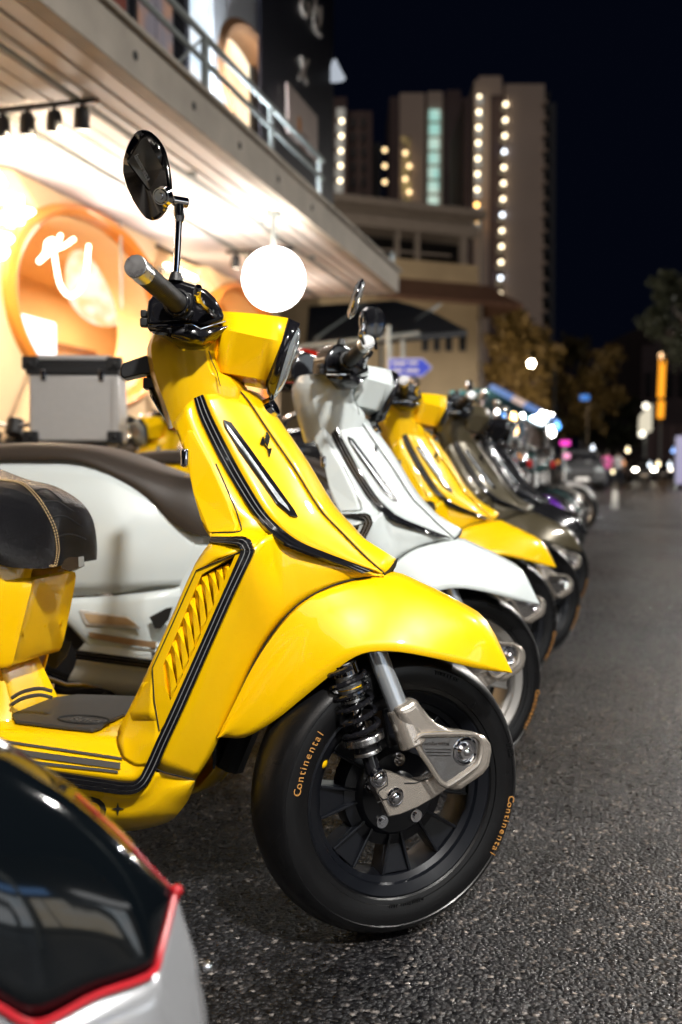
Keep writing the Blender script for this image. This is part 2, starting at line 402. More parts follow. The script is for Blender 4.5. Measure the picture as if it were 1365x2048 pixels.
    put('emblem', MB().add(em.v, em.f).add(em2.v, em2.f), GLOSS, t, fix=True, smooth=False)
    ex = hu(537, 888, .004)-hu(531, 870, .004)
    put('emblem_figures', on_axes(text_mb('300', .9, .05), hu(531, 888, .0042), (hu(538, 866, .0042)-hu(531, 888, .0042))*.5, (hu(530, 878, .0042)-hu(537, 888, .0042))*1.0), CHR, t, smooth=False)
    # ---- ribbed gloss trims
    pL = [(389,798,-.1),(403,842,-.106),(442,922,-.111),(480,987,-.116),(515,1037,-.122),(562,1086,-.118),(640,1118,-.088),(722,1147,-.052)]
    LINEM = mat('satin bright line', (.5, .5, .5), .32, .5)
    def trim(name, a, b, n, h):
        m_ = ribbed(a, b, n, h); L_ = crom(a, n); Q_ = crom(b, n)
        o1 = put(name, m_, GLOSS, t); o2 = put(name, m_.flipped(), GLOSS, t)
        for sx in (.31, .69):
            pt = []
            for i in range(len(L_)):
                q = m_.v[i*12+(4 if sx < .5 else 7)]; pt.append(np.array(q)+[.0004, -.0012, 0])
            ln = MB().tube([p+[0, -.0008, 0] for p in pt], .0011, 6); put('bright_line', ln, LINEM, o1); put('bright_line', ln.flipped(), LINEM, o2)
    pT = pL[:4]+[(515,1037,-.126),(562,1085,-.136),(640,1117,-.106),(722,1146,-.068)]
    eT = eR[:4]+[(541,1035,-.124),(592,1081,-.114),(660,1111,-.086),(748,1141,-.056)]
    trim('shield_trim', pix(pT), pix(eT), 6, .004)
    tL = [(483,1100,-.188),(478,1116,-.188),(441,1198,-.187),(395,1302,-.184),(344,1416,-.18),(313,1483,-.174),(291,1532,-.17),(277,1555,-.172),(255,1562,-.176),(191,1553,-.182),(83,1537,-.186),(-60,1514,-.188),(-330,1470,-.188)]
    tR = [(509,1097,-.186),(507,1112,-.186),(470,1190,-.186),(423,1296,-.183),(371,1414,-.179),(338,1486,-.173),(312,1544,-.168),(288,1577,-.168),(256,1588,-.172),(191,1580,-.178),(83,1564,-.182),(-60,1540,-.184),(-330,1495,-.184)]
    trim('edge_trim', pix(tL), pix(tR), 5, .005)
    cL = [(422,1086,-.15),(450,1089,-.17),(476,1093,-.186),(483,1100,-.188)]; cR = [(427,1073,-.15),(462,1074,-.17),(495,1075,-.186),(509,1097,-.186)]
    trim('cross_trim', pix(cL), pix(cR), 4, .004)
    put('seam', seam(hl, [(314,1538),(345,1551),(389,1559)], .0012), DARK, shield)
    # ---- side of the leg shield above the trim corner
    dR = [(389,798,-.1),(403,842,-.106),(442,922,-.111),(480,987,-.116),(508,1030,-.122),(545,1066,-.124),(509,1092,-.18)]
    dL = [(347,846,-.112),(360,880,-.12),(377,929,-.125),(388,972,-.128),(396,1005,-.13),(407,1052,-.135),(424,1078,-.15)]
    rows = []
    for a, b in zip(dR, dL):
        a = np.array(bp(*a)); b = np.array(bp(*b)); rows.append([a, a*.72+b*.28+[0, -.01, 0], a*.35+b*.65+[0, -.006, 0], b])
    dp = grid(rows, 3, 3); both('side_panel', dp, YEL, solid=.004, sharp=40); hd = Hit(B, dp)
    lid = [(380,860),(372,885),(392,985),(408,1040),(424,1064),(476,1062),(480,1050),(462,1000),(430,930),(395,862)]
    lidm = MB().prism([hd(x, y, -.001) for x, y in lid], np.array([-.004, -.0055, 0])); lo = put('storage_lid', lidm, YEL, t, fix=True, smooth=False, bevel=.003)
    put('storage_lid', lidm.flipped(), YEL, t, fix=True, smooth=False, bevel=.003)
    put('seam', seam(hd, [(425,1066),(476,1064),(482,1051),(464,1000),(432,928)], .0012, 4, .0004), DARK, shield)
    kp = hd(384, 916, .0)
    put('latch_knob', MB().box(kp+[-.006, -.014, 0], (.014, .014, .032)), CHR, t, bevel=.005, seg=3)
    # ---- vent panel with louvres
    cont = [(424,1080,-.15),(391,1127,-.158),(352,1214,-.158),(316,1295,-.156),(270,1395,-.15),(246,1441,-.14)]
    fo = [(484,1099,-.187),(393,1140,-.17),(349,1238,-.17),(305,1335,-.168),(309,1400,-.172),(313,1440,-.174)]
    rows = [[np.array(bp(*a)), (np.array(bp(*a))+np.array(bp(*b)))/2+[0, -.002, 0], np.array(bp(*b))] for a, b in zip(cont, fo)]
    both('shield_border', grid(rows, 2, 2), YEL, solid=.004)
    op = [(471,1110,-.184),(404,1149,-.172),(365,1240,-.172),(327,1331,-.172),(332,1375,-.176),(341,1401,-.177)]
    fo2 = [(484,1100,-.187),(393,1140,-.17),(349,1238,-.17),(305,1335,-.168),(309,1400,-.172),(318,1467,-.174)]
    rg = grid([[bp(*a), bp(*b)] for a, b in zip(fo2, op)], 1, 1)
    rgt = [(481,1106,-.187),(456,1162,-.187),(430,1222,-.186),(395,1300,-.184),(368,1362,-.181),(342,1420,-.179)]
    opr = [(471,1110,-.186),(450,1158,-.185),(424,1218,-.184),(389,1298,-.182),(362,1358,-.18),(339,1405,-.178)]
    r2 = grid([[bp(*a), bp(*b)] for a, b in zip(opr, rgt)], 1, 1)
    r3 = MB().add([bp(339,1403,-.178), bp(344,1420,-.179), bp(318,1467,-.174), bp(309,1400,-.172)], [(0, 1, 2, 3)])
    vf = MB().add(rg.v, rg.f).add(r2.v, r2.f).add(r3.v, r3.f)
    vent = both('vent_frame', vf, YEL, sharp=20)
    put('seam', MB().tube(pix([(483,1103,-.1885),(393,1141,-.1715),(349,1239,-.1715),(305,1336,-.1695),(309,1400,-.1735),(319,1462,-.1755)]), .0011, 6), DARK, shield)
    deep = [np.array(bp(x, y, v))+[0, .02, 0] for x, y, v in op+[opr[4], opr[3], opr[2], opr[1]]]
    rim = [np.array(bp(x, y, v)) for x, y, v in op+[opr[4], opr[3], opr[2], opr[1]]]
    nn_ = len(rim)
    both('vent_surround', MB().add(rim+deep, [(i, (i+1) % nn_, nn_+(i+1) % nn_, nn_+i) for i in range(nn_)]), YEL, smooth=False)
    both('vent_backing', MB().add([p+np.array([0, -.001, 0]) for p in deep], [tuple(range(nn_))]), DARK, smooth=False)  # black backing stands for the shade between the slats
    TLs = [(820,410),(750,440),(680,475),(610,515),(548,610),(485,740),(425,880),(365,1020),(310,1150),(250,1285)]
    TPs = [(845,545),(785,690),(735,800),(670,925),(605,1062),(545,1190),(490,1320),(430,1450),(375,1570),(315,1690)]
    cr = lambda x, y, v: np.array(bp(280+x*.2051, 1050+y*.2051, v))
    for s in (1, -1):
        first = None
        for (x, y), (tx, ty) in zip(TLs, TPs):
            v0, v1 = -.166, -.182
            tr = (x+62, y-26); f = min(1, (ty-y)/420)
            rm = (tx+58, ty-125*f-10); lm = (tx-26, ty-60*f)
            ml = (x+26, y+20); mt = (tx-2, ty-70*f)
            vs = [cr(x, y, v0), cr(tr[0]-9, tr[1], v0+.002), cr(tr[0]+30*f-10, tr[1]+180*f, v1), cr(rm[0]-11, rm[1], v1), cr(tx, ty, v1+.004), cr(*lm, v0-.004), cr(x+4, y+110*f, v0), cr(x+34, y+70*f, v1+.002), cr(*mt, v1)]
            lb = MB().add(vs, [(0, 1, 7), (1, 2, 7), (2, 3, 8, 7), (3, 4, 8), (0, 7, 6), (7, 8, 5, 6), (8, 4, 5)])
            if s < 0: lb = lb.flipped()
            if first is None: pass
            put('louver', lb, YEL, vent if s > 0 else vent, smooth=False, solid=.002)
    # ---- rider's side of the leg shield
    ins = [(347,850,-.112),(362,885,-.12),(377,929,-.125),(396,1005,-.13),(407,1052,-.135),(424,1080,-.15),(391,1127,-.158),(352,1214,-.158),(316,1295,-.156),(270,1395,-.15),(246,1441,-.14)]
    rows = []
    for p in ins:
        q = np.array(bp(*p)); rows.append([q, q*[1, .6, 1]+[.018, 0, .006], q*[1, 0, 1]+[.02, 0, .006], q*[1, -.6, 1]+[.018, 0, .006], q*[1, -1, 1]])
    put('inner_shield', grid(rows, 2, 2, (-1, 0, 0)), YEL, t, solid=.003)
    # ---- floor
    fz = .325
    fa = [bp(83,1537,-.186), bp(191,1553,-.182), bp(255,1562,-.176), bp(291,1532,-.17), bp(318,1470,-.174)]
    A = lambda u, v, w: (u, v, w)
    edge = [(-330,1470,-.188),(-60,1514,-.188),(83,1537,-.186),(191,1553,-.182),(255,1562,-.176),(277,1555,-.172),(291,1532,-.17)]
    rows = []
    for k, e_ in enumerate(edge):
        q = np.array(bp(*e_)); b_ = max(0, q[2]-.29); tz = .326 + max(0, (k-3))**2*.0009
        bw = -.134+.001*k; u2 = q[0]-.012*max(0, k-3)
        rows.append([q, q*.5+np.array([u2, bw-.034, tz-.02])*.5+[0, -.001, 0], (u2, bw-.02, max(tz-.012, q[2]+.012)), (u2, bw, max(tz, q[2]+.02)), (u2-.006, -.06, max(tz, q[2]+.022)), (u2-.006, 0, max(tz, q[2]+.022))])
    flo = grid(rows, 3, 2, (0, 0, 1)); put('floorboard', MB().add(flo.v, flo.f).mirror(), YEL, t, solid=.004, sharp=45)
    fp = [[(306,1362,-.1695),(292,1364,-.161),(284,1366,-.153)], [(313,1419,-.1735),(290,1419,-.162),(260,1417,-.147)], [(319,1467,-.1755),(285,1458,-.163),(243,1446,-.142)], [(314,1484,-.176),(280,1485,-.168),(236,1464,-.145)], [(302,1508,-.174),(275,1510,-.17),(238,1486,-.158)], [(290,1532,-.1715),(270,1530,-.171),(246,1514,-.167)]]
    both('foot_panel', grid([pix(r) for r in fp], 3, 3), YEL, solid=.004)
    mt = [B.H(x, y, .328) for x, y in [(248,1434),(230,1443),(215,1449),(204,1460),(185,1466),(92,1456),(31,1448),(22,1430),(26,1418)]]
    mt2 = [(u, v, .3285) for u, v, w in mt] + [(-.735, 0, .3285)]
    mm = MB().prism([(mt2[0][0]+.012, 0, .3285)]+mt2, (0, 0, .007))
    put('floor_mat', MB().add(mm.v, mm.f).mirror(), MATM, t, fix=True, smooth=False, bevel=.002)
    ridge = MB()
    o = np.array(B.H(122, 1436, .3362)); e = np.array(B.H(212, 1444, .3362))-o
    ey = np.array([-e[1], e[0], 0]); ln = np.linalg.norm(e)
    put('mat_lettering', on_axes(text_mb('Race', .42, .03), o+e*.2-ey*.1, e, ey*1.0, (0, 0, .03)), STRIP, t, smooth=False)
    ov = [o+e*(.5+.55*math.cos(a))+ey*(.03+.28*math.sin(a)) for a in np.linspace(0, 2*math.pi, 25)]
    put('mat_emblem', MB().tube(ov, .0022, 5, cap=False), DARK, t)
    hf = Hit(B, flo)
    for (x0, y0, x1, y1, wd_) in ((20,1482,246,1515,.009),(30,1498,243,1526,.022),(40,1519,238,1541,.010)):
        hh_ = wd_*560
        xs = np.linspace(x1, -120, 7); sl2 = (y1-y0)/(x1-x0)
        a_ = [hf(x, y1+(x-x1)*sl2, .0006) for x in xs]; b_ = [hf(x, y1+(x-x1)*sl2+hh_, .0006) for x in xs]
        both('kick_strip', grid([[p, q+[0, -.0028, .001], q] for p, q in zip(b_, [x*.5+y*.5 for x, y in zip(a_, b_)])], 1, 1) if False else grid([[p, p+[0, -.0028, .001], q+[0, -.0028, .001], q] for p, q in zip(b_, a_)], 1, 1), STRIP, sharp=30)
    # ---- belly
    bt = [(391,1560,-.132),(350,1553,-.15),(312,1546,-.166),(288,1579,-.168),(256,1590,-.171),(191,1582,-.177),(83,1566,-.181),(-60,1542,-.183),(-330,1497,-.183)]
    bb = [(391,1561,-.128),(382,1590,-.118),(365,1617,-.11),(335,1645,-.105),(262,1662,-.1),(190,1658,-.1),(83,1646,-.1),(-60,1625,-.1),(-330,1590,-.1)]
    rows = []
    for a, b in zip(bt, bb):
        a = np.array(bp(*a)); b = np.array(bp(*b)); m = a*.45+b*.55; m[1] = a[1]*.62+b[1]*.38-.006; rows.append([a, a*.75+b*.25+[0, -.003, 0], m, b, b*[1, .45, 1]+[-.02, 0, .006]])
    be = grid(rows, 3, 2); belly = both('belly_panel', be, YEL, solid=.003, sharp=40); hb = Hit(B, be)
    tm = text_mb('RD', 1, .01, bold=.035); lt_ = MB()
    lt_.v = [hb(127+x*66-y*7, 1634-y*62+x*4, .0012 if z > 0 else .0002) for x, y, z in tm.v]; lt_.f = tm.f
    put('belly_lettering', lt_, DARK, t, smooth=False)
    st = []
    for k in range(8):
        r_ = (13 if k % 4 == 0 else 12) if k % 2 == 0 else 3.6
        st.append(hb(237+r_*math.sin(k*math.pi/4)*1.05, 1617-r_*math.cos(k*math.pi/4), .001))
    put('belly_star', MB().prism(st, (0, -.0012, 0)), DARK, t, fix=True, smooth=False)
    # ---- under the seat
    def far(x, y, v, side=None):
        q = np.array(bp(x, y, v)); return [(q[0]+.004, 0, q[2]), (q[0]+.003, -v*.7, q[2]), (q[0], -v, q[2])] + [(q[0]-.10, -v-.03, q[2]+.004), (q[0]-.2, -v-.042, q[2]+.006)]
    rows = [far(140,1140,.08), far(149,1152,.085), far(137,1220,.09), far(121,1291,.092), far(106,1303,.088), far(84,1308,.07)]
    us = grid(rows, 3, 3, (1, -1, 0)); put('seat_post', MB().add(us.v, us.f).mirror(), YEL, t, sharp=40)
    rows = [far(72,1308,.07), far(92,1350,.075), far(111,1388,.085), far(120,1404,.095)]
    us = grid(rows, 3, 3, (1, -1, 0)); put('tunnel_cover', MB().add(us.v, us.f).mirror(), YEL, t, sharp=40)
    for y in (1379, 1392):
        arc = [np.array(bp(x, yy, -.085)) for x, yy in ((24,y+17),(45,y+5),(78,y-2),(104,y+3))]
        put('tunnel_groove', MB().tube(crom(arc, 4), .0035, 6), STRIP, t)
    # ---- rear body: side cowl, chassis panel with folding footrest, seat, tail
    ct = [(-1.6,-.07,.76),(-1.45,-.12,.80),(-1.28,-.14,.81),(-1.0,-.14,.808),(-.85,-.138,.75),(-.74,-.112,.675),(-.655,-.06,.625)]
    cb = [(-1.63,-.09,.62),(-1.48,-.15,.5),(-1.28,-.165,.452),(-1.03,-.168,.448),(-.87,-.165,.462),(-.76,-.125,.475),(-.68,-.065,.48)]
    rows = []
    for k, (a, b) in enumerate(zip(ct, cb)):
        a = np.array(a); b = np.array(b); bul = .03 if 0 < k < 5 else .012
        rows.append([a, a*.7+b*.3+[0, -bul, 0], a*.35+b*.65+[0, -bul*1.1, 0], b])
    both('side_cowl', grid(rows, 4, 3), YEL, solid=.004, sharp=40)
    lt = [(-1.12,-.16,.44),(-1.03,-.167,.442),(-.87,-.163,.456),(-.77,-.14,.468),(-.71,-.085,.474)]
    lm = [(-1.05,-.165,.38),(-.99,-.172,.36),(-.87,-.17,.36),(-.79,-.145,.365),(-.74,-.09,.37)]
    lb_ = [(-.95,-.13,.27),(-.92,-.13,.25),(-.85,-.125,.255),(-.82,-.115,.265),(-.78,-.08,.27)]
    lc = grid([[a, np.array(a)*.5+np.array(b)*.5+[0, -.006, 0], b, np.array(b)*.5+np.array(c)*.5+[0, -.006, 0], c] for a, b, c in zip(lt, lm, lb_)], 3, 2)
    both('chassis_panel', lc, YEL, solid=.004); hc = Hit(B, lc)
    def patch(pts, off=.001):                # pieces seen on the second scooter, at the same place on every one
        return [np.array(p) for p in pts]
    W2 = Frame((.30, 2.58, 0), -15.5); h2 = Hit(W2, lc)
    fo_ = [(161,1219),(258,1233),(272,1244),(284,1258),(175,1250),(166,1235)]
    fr1 = [np.array(W2.P(x, y, -.1745)) for x, y in fo_]
    both('footrest', MB().prism(fr1, (0, -.006, 0)), mat('light footrest alloy', (.7, .66, .6), .3, .3), fix=True, smooth=False, bevel=.002)
    cx_, cy_ = np.mean(np.array(fo_), axis=0); fr2 = [np.array(W2.P(cx_+(x-cx_)*.86, cy_+(y-cy_)*.62, -.181)) for x, y in fo_]
    both('footrest_pad', MB().prism(fr2, (0, -.002, 0)), mat('tan step pad', (.5, .35, .2), .45), fix=True, smooth=False)
    both('chassis_vent', MB().prism([np.array(W2.P(x, y, -.174)) for x, y in [(300,1234),(334,1216),(346,1214),(338,1240),(322,1257),(311,1257)]], (0, -.002, 0)), DARK, fix=True, smooth=False)
    both('chassis_trim', MB().prism([np.array(W2.P(x, y, -.1765)) for x, y in [(179,1264),(245,1275),(314,1284),(312,1296),(245,1287),(182,1275)]], (0, -.004, 0)), mat('brown reflecting trim', (.45, .3, .17), .35, .3), fix=True, smooth=False)  # chrome trim with its brown reflection put into the colour
    secs = [(-.598,.655,.628,.03),(-.602,.685,.617,.062),(-.613,.72,.612,.085),(-.645,.745,.612,.105),(-.69,.764,.62,.122),(-.75,.775,.655,.132),(-.84,.80,.735,.142),(-1.0,.852,.806,.15),(-1.15,.868,.812,.15),(-1.3,.866,.812,.145),(-1.42,.85,.806,.12),(-1.48,.83,.81,.08)]
    rings = []
    for u, a, b, hw in secs:
        h = a-b; pr = [(-1, 0), (-1.03, .18), (-1.0, .45), (-.88, .74), (-.62, .93), (-.3, .99), (0, 1)]
        rings.append([(u, hw*y, b+h*z) for y, z in pr] + [(u, -hw*y, b+h*z) for y, z in reversed(pr[:-1])])
    rr = [crom([r[k] for r in rings], 4) for k in range(len(rings[0]))]
    rings = [crom([rr[k][i] for k in range(len(rr))], 2) for i in range(len(rr[0]))]
    seat = put('seat', MB().loft(rings), LEA, t, fix=True, sharp=60)
    hs = Hit(B, MB().loft(rings))
    sline = [(-8,960),(12,962),(42,968),(66,988),(88,1018),(106,1054),(113,1088),(113,1110),(107,1138)]
    for dx in (0, 4.5):
        th = MB()
        pts = pts2([(x+dx, y-dx*.3) for x, y in sline], 6)
        for i in range(0, len(pts)-1, 1):
            a = hs(*pts[i], .001); b = hs(*(np.array(pts[i])*.35+np.array(pts[i+1])*.65), .001); th.tube([a, b], .0011, 5)
        o = put('stitching', th, THREAD, seat); o['kind'] = 'stuff'
    for pl in ([(70,980),(95,978),(125,1000)],[(86,1003),(115,1003),(147,1022)],[(98,1035),(130,1032),(163,1052)],[(110,1075),(140,1068),(174,1078)]):
        put('seat_crease', seam(hs, pl, .0014, 5, -.0004), DARK, seat)
    put('seat_bracket', MB().prism(pix([(122,1136,-.07),(129,1120,-.07),(140,1114,-.07),(157,1114,-.07),(158,1134,-.07),(140,1143,-.07)]), (0, .02, 0)), DCHR, t, fix=True, smooth=False)
    put('tail_light', MB().box((-1.615, 0, .7), (.05, .12, .07)), REDL, t, bevel=.012, seg=3)
    put('tail_cover', grid([[(-1.6, -.08, .76), (-1.62, 0, .77), (-1.6, .08, .76)], [(-1.63, -.09, .62), (-1.65, 0, .62), (-1.63, .09, .62)]], 3, 3, (-1, 0, 0)), YEL, t, solid=.004)
    put('engine', MB().box((-1.08, -.02, .27), (.5, .2, .2)).cyl((-1.3, -.12, .24), (-1.3, .12, .24), .1).cyl((-.9, -.1, .22), (-.9, .08, .22), .085), PLAS, t, bevel=.015)
    put('exhaust', MB().tube([(-.85, -.1, .2), (-1.05, -.14, .19), (-1.3, -.17, .26), (-1.6, -.19, .34)], [.025, .03, .055, .06], 14), DCHR, t)
    rw = wheel_parts('rear_wheel', t, Matrix.Translation((-1.355, 0, .240)))
    put('center_stand', MB().tube([(-.93, -.13, .2), (-1.02, -.16, .012), (-1.06, -.17, .01)], .011).tube([(-.93, .13, .2), (-1.02, .16, .012), (-1.06, .17, .01)], .011).cyl((-.95, -.13, .15), (-.95, .13, .15), .01), PLAS, t)
    put('frame_tube', MB().tube([(-.24, 0, .78), (-.35, 0, .32), (-.5, 0, .22), (-.9, 0, .25)], .035).tube([(-.17, 0, .56), (-.3, 0, .25)], .03), PLAS, t)
    put('wheel_housing', grid([[(-.29, -.09, .27), (-.31, 0, .27), (-.29, .09, .27)], [(-.27, -.12, .34), (-.3, 0, .36), (-.27, .12, .34)], [(-.2, -.12, .47), (-.23, 0, .5), (-.2, .12, .47)], [(-.1, -.09, .58), (-.12, 0, .6), (-.1, .09, .58)]], 3, 2, (1, 0, 0)), PLAS, t, solid=.003)
    # ---- steered: wheel, link fork
    fm = relm(Wf); wp = lambda x, y, v: np.array(Wf.P(x, y, v))
    build_fork(t, fm, wp)
    # ---- steered: headset, grips, mirror
    build_headset(t)
    return t
def wheel_parts(name, t, xf, detail=True):
    xf = xf @ Matrix.Diagonal((1.05, 1, 1.05, 1))
    k_ = 1.045
    rim = MB().lathe([(r*k_, y) for r, y in [(.142, .04), (.150, .047), (.158, .052), (.162, .05), (.160, .044), (.150, .04), (.144, .02), (.141, 0), (.144, -.02), (.15, -.04), (.160, -.044), (.162, -.05), (.158, -.052), (.150, -.047), (.144, -.043), (.142, -.036), (.134, -.03), (.131, .0), (.134, .03), (.142, .04)]], 72)
    w = put(name, rim, RIMM, t, xf, sharp=25)
    prof = [(.164, -.045), (.171, -.0535), (.178, -.0555), (.1785, -.058), (.182, -.059), (.191, -.0615), (.2, -.062), (.21, -.060), (.2115, -.0615), (.2165, -.0595), (.226, -.048), (.2335, -.03), (.2375, -.012), (.2385, 0)]
    prof = prof + [(r, -y) for r, y in reversed(prof[:-1])]
    put('tyre', MB().lathe(prof, 96), TYRE, w, sharp=30)
    hub = MB().lathe([(.0, -.044), (.028, -.044), (.03, -.04), (.034, -.036), (.066, -.036), (.07, -.032), (.074, -.024), (.092, -.02), (.094, -.012), (.094, .02), (.06, .04), (.0, .045)], 48)
    put('hub', hub, RIMM, w, sharp=25)
    for k in range(8):
        a = math.pi/2+math.pi*2*k/8
        def q(r, ang, y): return (r*math.cos(a+ang), y, r*math.sin(a+ang))
        s = MB()
        vs = []
        for y in (-1, 1):
            for r, an, yy in ((.086, -.2, -.018), (.086, .2, -.018), (.14, .2, -.026), (.14, -.2, -.026)):
                vs.append(q(r, an, yy if y < 0 else .012))
        s.add(vs, [(3, 2, 1, 0), (4, 5, 6, 7), (0, 1, 5, 4), (1, 2, 6, 5), (2, 3, 7, 6), (3, 0, 4, 7)])
        for sg in (-1, 1):
            v2 = []
            for y in (-.0275, -.014):
                for r, an in ((.07, .1*sg), (.07, .17*sg), (.139, .2*sg), (.139, .165*sg)): v2.append(q(r, an, y - (.003 if r > .1 else 0)))
            s.add(v2, [(3, 2, 1, 0), (4, 5, 6, 7), (0, 1, 5, 4), (1, 2, 6, 5), (2, 3, 7, 6), (3, 0, 4, 7)])
        put('spoke', s, RIMM, w, fix=True, smooth=False, bevel=.0015)
    for k in range(5):
        a = math.pi*2*(k+.25)/5; c = (.054*math.cos(a), -.036, .054*math.sin(a))
        put('hub_bolt', MB().cyl((c[0], -.040, c[2]), (c[0], -.036, c[2]), .0105, .0115, 20).cyl((c[0], -.045, c[2]), (c[0], -.036, c[2]), .006, None, 16), STEEL if False else CHR, w, sharp=30)
    return w
def build_fork(t, fm, wp):
    w = wheel_parts('front_wheel', t, fm)
    # gold and moulded lettering on the tyre wall
    def arc_text(txt, r, a0, size, m, name, cw=True, dep=.0006, sp_=.62):
        mb = MB(); wid = {'i': .34, 'l': .34, 't': .45, '1': .5, ' ': .4}
        a = a0
        for ch in txt:
            g = text_mb(ch, 1, dep/size)
            e = np.array([math.cos(a), 0, math.sin(a)]); tn = np.array([math.sin(a), 0, -math.cos(a)])
            if not cw: tn = -tn
            upv = e if cw else -e
            q = on_axes(g, e*r+np.array([0, -.0622, 0]), tn*size, upv*size, np.array([0, -1, 0])*size)
            mb.add(q.v, q.f); a += (-1 if cw else 1)*size*(wid.get(ch, sp_))/r
        put(name, mb, m, w, smooth=False)
    arc_text('Continental', .188, R(172), .0175, GOLD, 'tyre_lettering')
    arc_text('Continental', .203, R(352), .0175, GOLD, 'tyre_lettering', cw=True)
    arc_text('MADE IN GERMANY', .180, R(260), .0075, TYRE, 'moulded_lettering', cw=False, dep=.0012)
    arc_text('120/70-12', .192, R(128), .012, TYRE, 'moulded_lettering', dep=.0015)
    arc_text('TUBELESS', .200, R(75), .010, TYRE, 'moulded_lettering', dep=.0015)
    arc_text('1082', .205, R(18), .012, TYRE, 'moulded_lettering', dep=.0015)
    put('valve_cap', MB().ball(wp(649, 1527, -.036), .0115, 16, 10), YEL, w)
    c7 = lambda x, y, v: wp(620+x*.2784, 1280+y*.2784, v)
    # stanchion and leg
    a = wp(752, 1300, -.066); b = wp(799, 1420, -.092); d = (a-b)/np.linalg.norm(a-b)
    fk = put('fork', MB().cyl(b, a+d*.008, .0172, None, 28), TUBE, t, fm)
    leg = [(553,468),(640,430),(697,378),(760,470),(800,520),(860,575),(950,615),(1100,636),(1190,660),(1236,710),(1245,770),(1225,880),(1180,940),(1020,1050),(960,1052),(915,1020),(850,900),(790,800),(735,740),(680,700),(600,565)]
    lp = [c7(x, y, -.086) for x, y in leg]
    put('fork_leg', MB().prism(lp, (0, -.034, 0)), FORK, fk, fix=True, bevel=.0125, seg=4, sharp=60)
    lb = MB().prism(lp, (0, -.034, 0)).flipped(); put('fork_leg', lb, FORK, fk, fix=True, bevel=.0125, seg=4, sharp=60)
    put('fork', MB().cyl(b*[1, -1, 1], (a+d*.008)*[1, -1, 1], .0172, None, 28), TUBE, t, fm)
    put('fork_leg_sleeve', MB().cyl(b+d*.004, b-d*.062, .0205, .024, 28), FORK, fk, bevel=.003)
    rimp = [(752,720),(800,682),(900,674),(1060,672),(1180,680),(1228,730),(1232,800),(1210,880),(1160,930),(1010,1035),(965,1038),(925,1005),(860,900),(800,810)]
    cyc = [c7(x, y, -.1245) for x, y in rimp]; cyc = crom(cyc+[cyc[0]], 5)
    put('cover_rim', MB().tube(cyc, .0042, 8, cap=False), FORK, fk)
    cov = [(790,722),(830,700),(1040,694),(1180,698),(1214,740),(1216,800),(1195,870),(1150,915),(1010,1020),(962,1020),(935,990),(870,885),(815,800)]
    put('link_cover', MB().prism([c7(x, y, -.1205) for x, y in cov], (0, -.002, 0)), mat('wavy chrome', (.72, .72, .72), .1, 1, bump=.6, bscale=45), fk, fix=True, smooth=False, bevel=.0015)
    bc = c7(1115, 800, -.122)
    put('pivot_boss', MB().lathe([(.0245, .001), (.0235, -.003), (.0205, -.0045), (.0175, -.003), (.0165, -.001), (.0135, -.004), (.0115, -.006), (.0, -.006)], 40, bc), CHR, fk, sharp=40)
    put('pivot_bolt', MB().ball(bc+[0, -.005, 0], .0085, 20, 14, (1, .8, 1)), CHR, fk)
    for y in (785, 808, 830):
        put('cover_rib', MB().tube([c7(830+(y-785)*.4, y, -.1228), c7(1012, y+3, -.1228)], .0012, 8), CHR, fk)
    o = c7(806, 755, -.1226); ex = c7(906, 757, -.1226)-o; ey = c7(806, 727, -.1226)-o
    put('cover_lettering', on_axes(text_mb('lambretta', .5, .03), o, ex*1.02/1.0, np.array([0, 0, 1])*np.linalg.norm(ex)*.72, np.array([0, -1, 0])*.03), DCHR, fk, smooth=False)
    link = [(410,1000),(422,950),(460,925),(510,922),(570,935),(640,968),(720,985),(800,972),(860,938),(990,960),(960,1020),(915,1055),(850,1098),(720,1172),(600,1222),(515,1240),(480,1160),(425,1050)]
    put('trailing_link', MB().prism([c7(x, y, -.072) for x, y in link], (0, -.026, 0)), FORK, fk, fix=True, bevel=.003, sharp=50)
    for x, y in ((490, 988), (610, 1125)):
        c = c7(x, y, -.098)
        put('axle_bolt', MB().lathe([(.0158, .002), (.0158, -.003), (.0135, -.0045), (.0118, -.003)], 30, c).ball(c+[0, -.004, 0], .0112, 20, 12, (1, .75, 1)), CHR, fk, sharp=40)
    for gp in (((555,985),(560,1040),(500,1080),(490,1110),(530,1150),(485,1168)), ((530,1148),(562,1140)), ((680,1030),(760,1028),(850,990))):
        put('link_gap', MB().tube([c7(x, y, -.0983) for x, y in gp], .0011, 5), DARK, fk)
    put('axle', MB().cyl((0, -.09, 0), (0, .09, 0), .012), STEEL, w)
    put('fender_stay', MB().tube([(-.03, -.08, .27), (-.02, 0, .29), (-.03, .08, .27)], .01), PLAS, fk)
    # shock absorber
    A = c7(245, 195, -.055); Z = c7(452, 930, -.083); ax = (Z-A); Ln = np.linalg.norm(ax); ax /= Ln
    x_ = np.array([0, -1, 0]); x_ = x_-ax*(x_@ax); x_ /= np.linalg.norm(x_); y_ = np.cross(ax, x_)
    def ring(f0, f1, r, r2=None, n=28): return MB().cyl(A+ax*Ln*f0, A+ax*Ln*f1, r, r2, n)
    sh = put('shock_absorber', ring(-.04, .33, .0205), STEEL, t, fm, sharp=30)
    put('damper_shaft', ring(.3, .75, .0085), CHR, sh, sharp=30)
    hel = []
    for i in range(221):
        f = i/220; an = 2*math.pi*5.6*f
        hel.append(A+ax*Ln*(.0+.67*f)+(x_*math.cos(an)+y_*math.sin(an))*.0305)
    put('spring', MB().tube(hel, .0046, 8), GLOSS, sh)
    put('preload_ring', ring(.665, .735, .0335, None, 36), STEEL, sh, bevel=.002)
    put('lock_ring', ring(.655, .668, .034, None, 36), GLOSS, sh, bevel=.002)
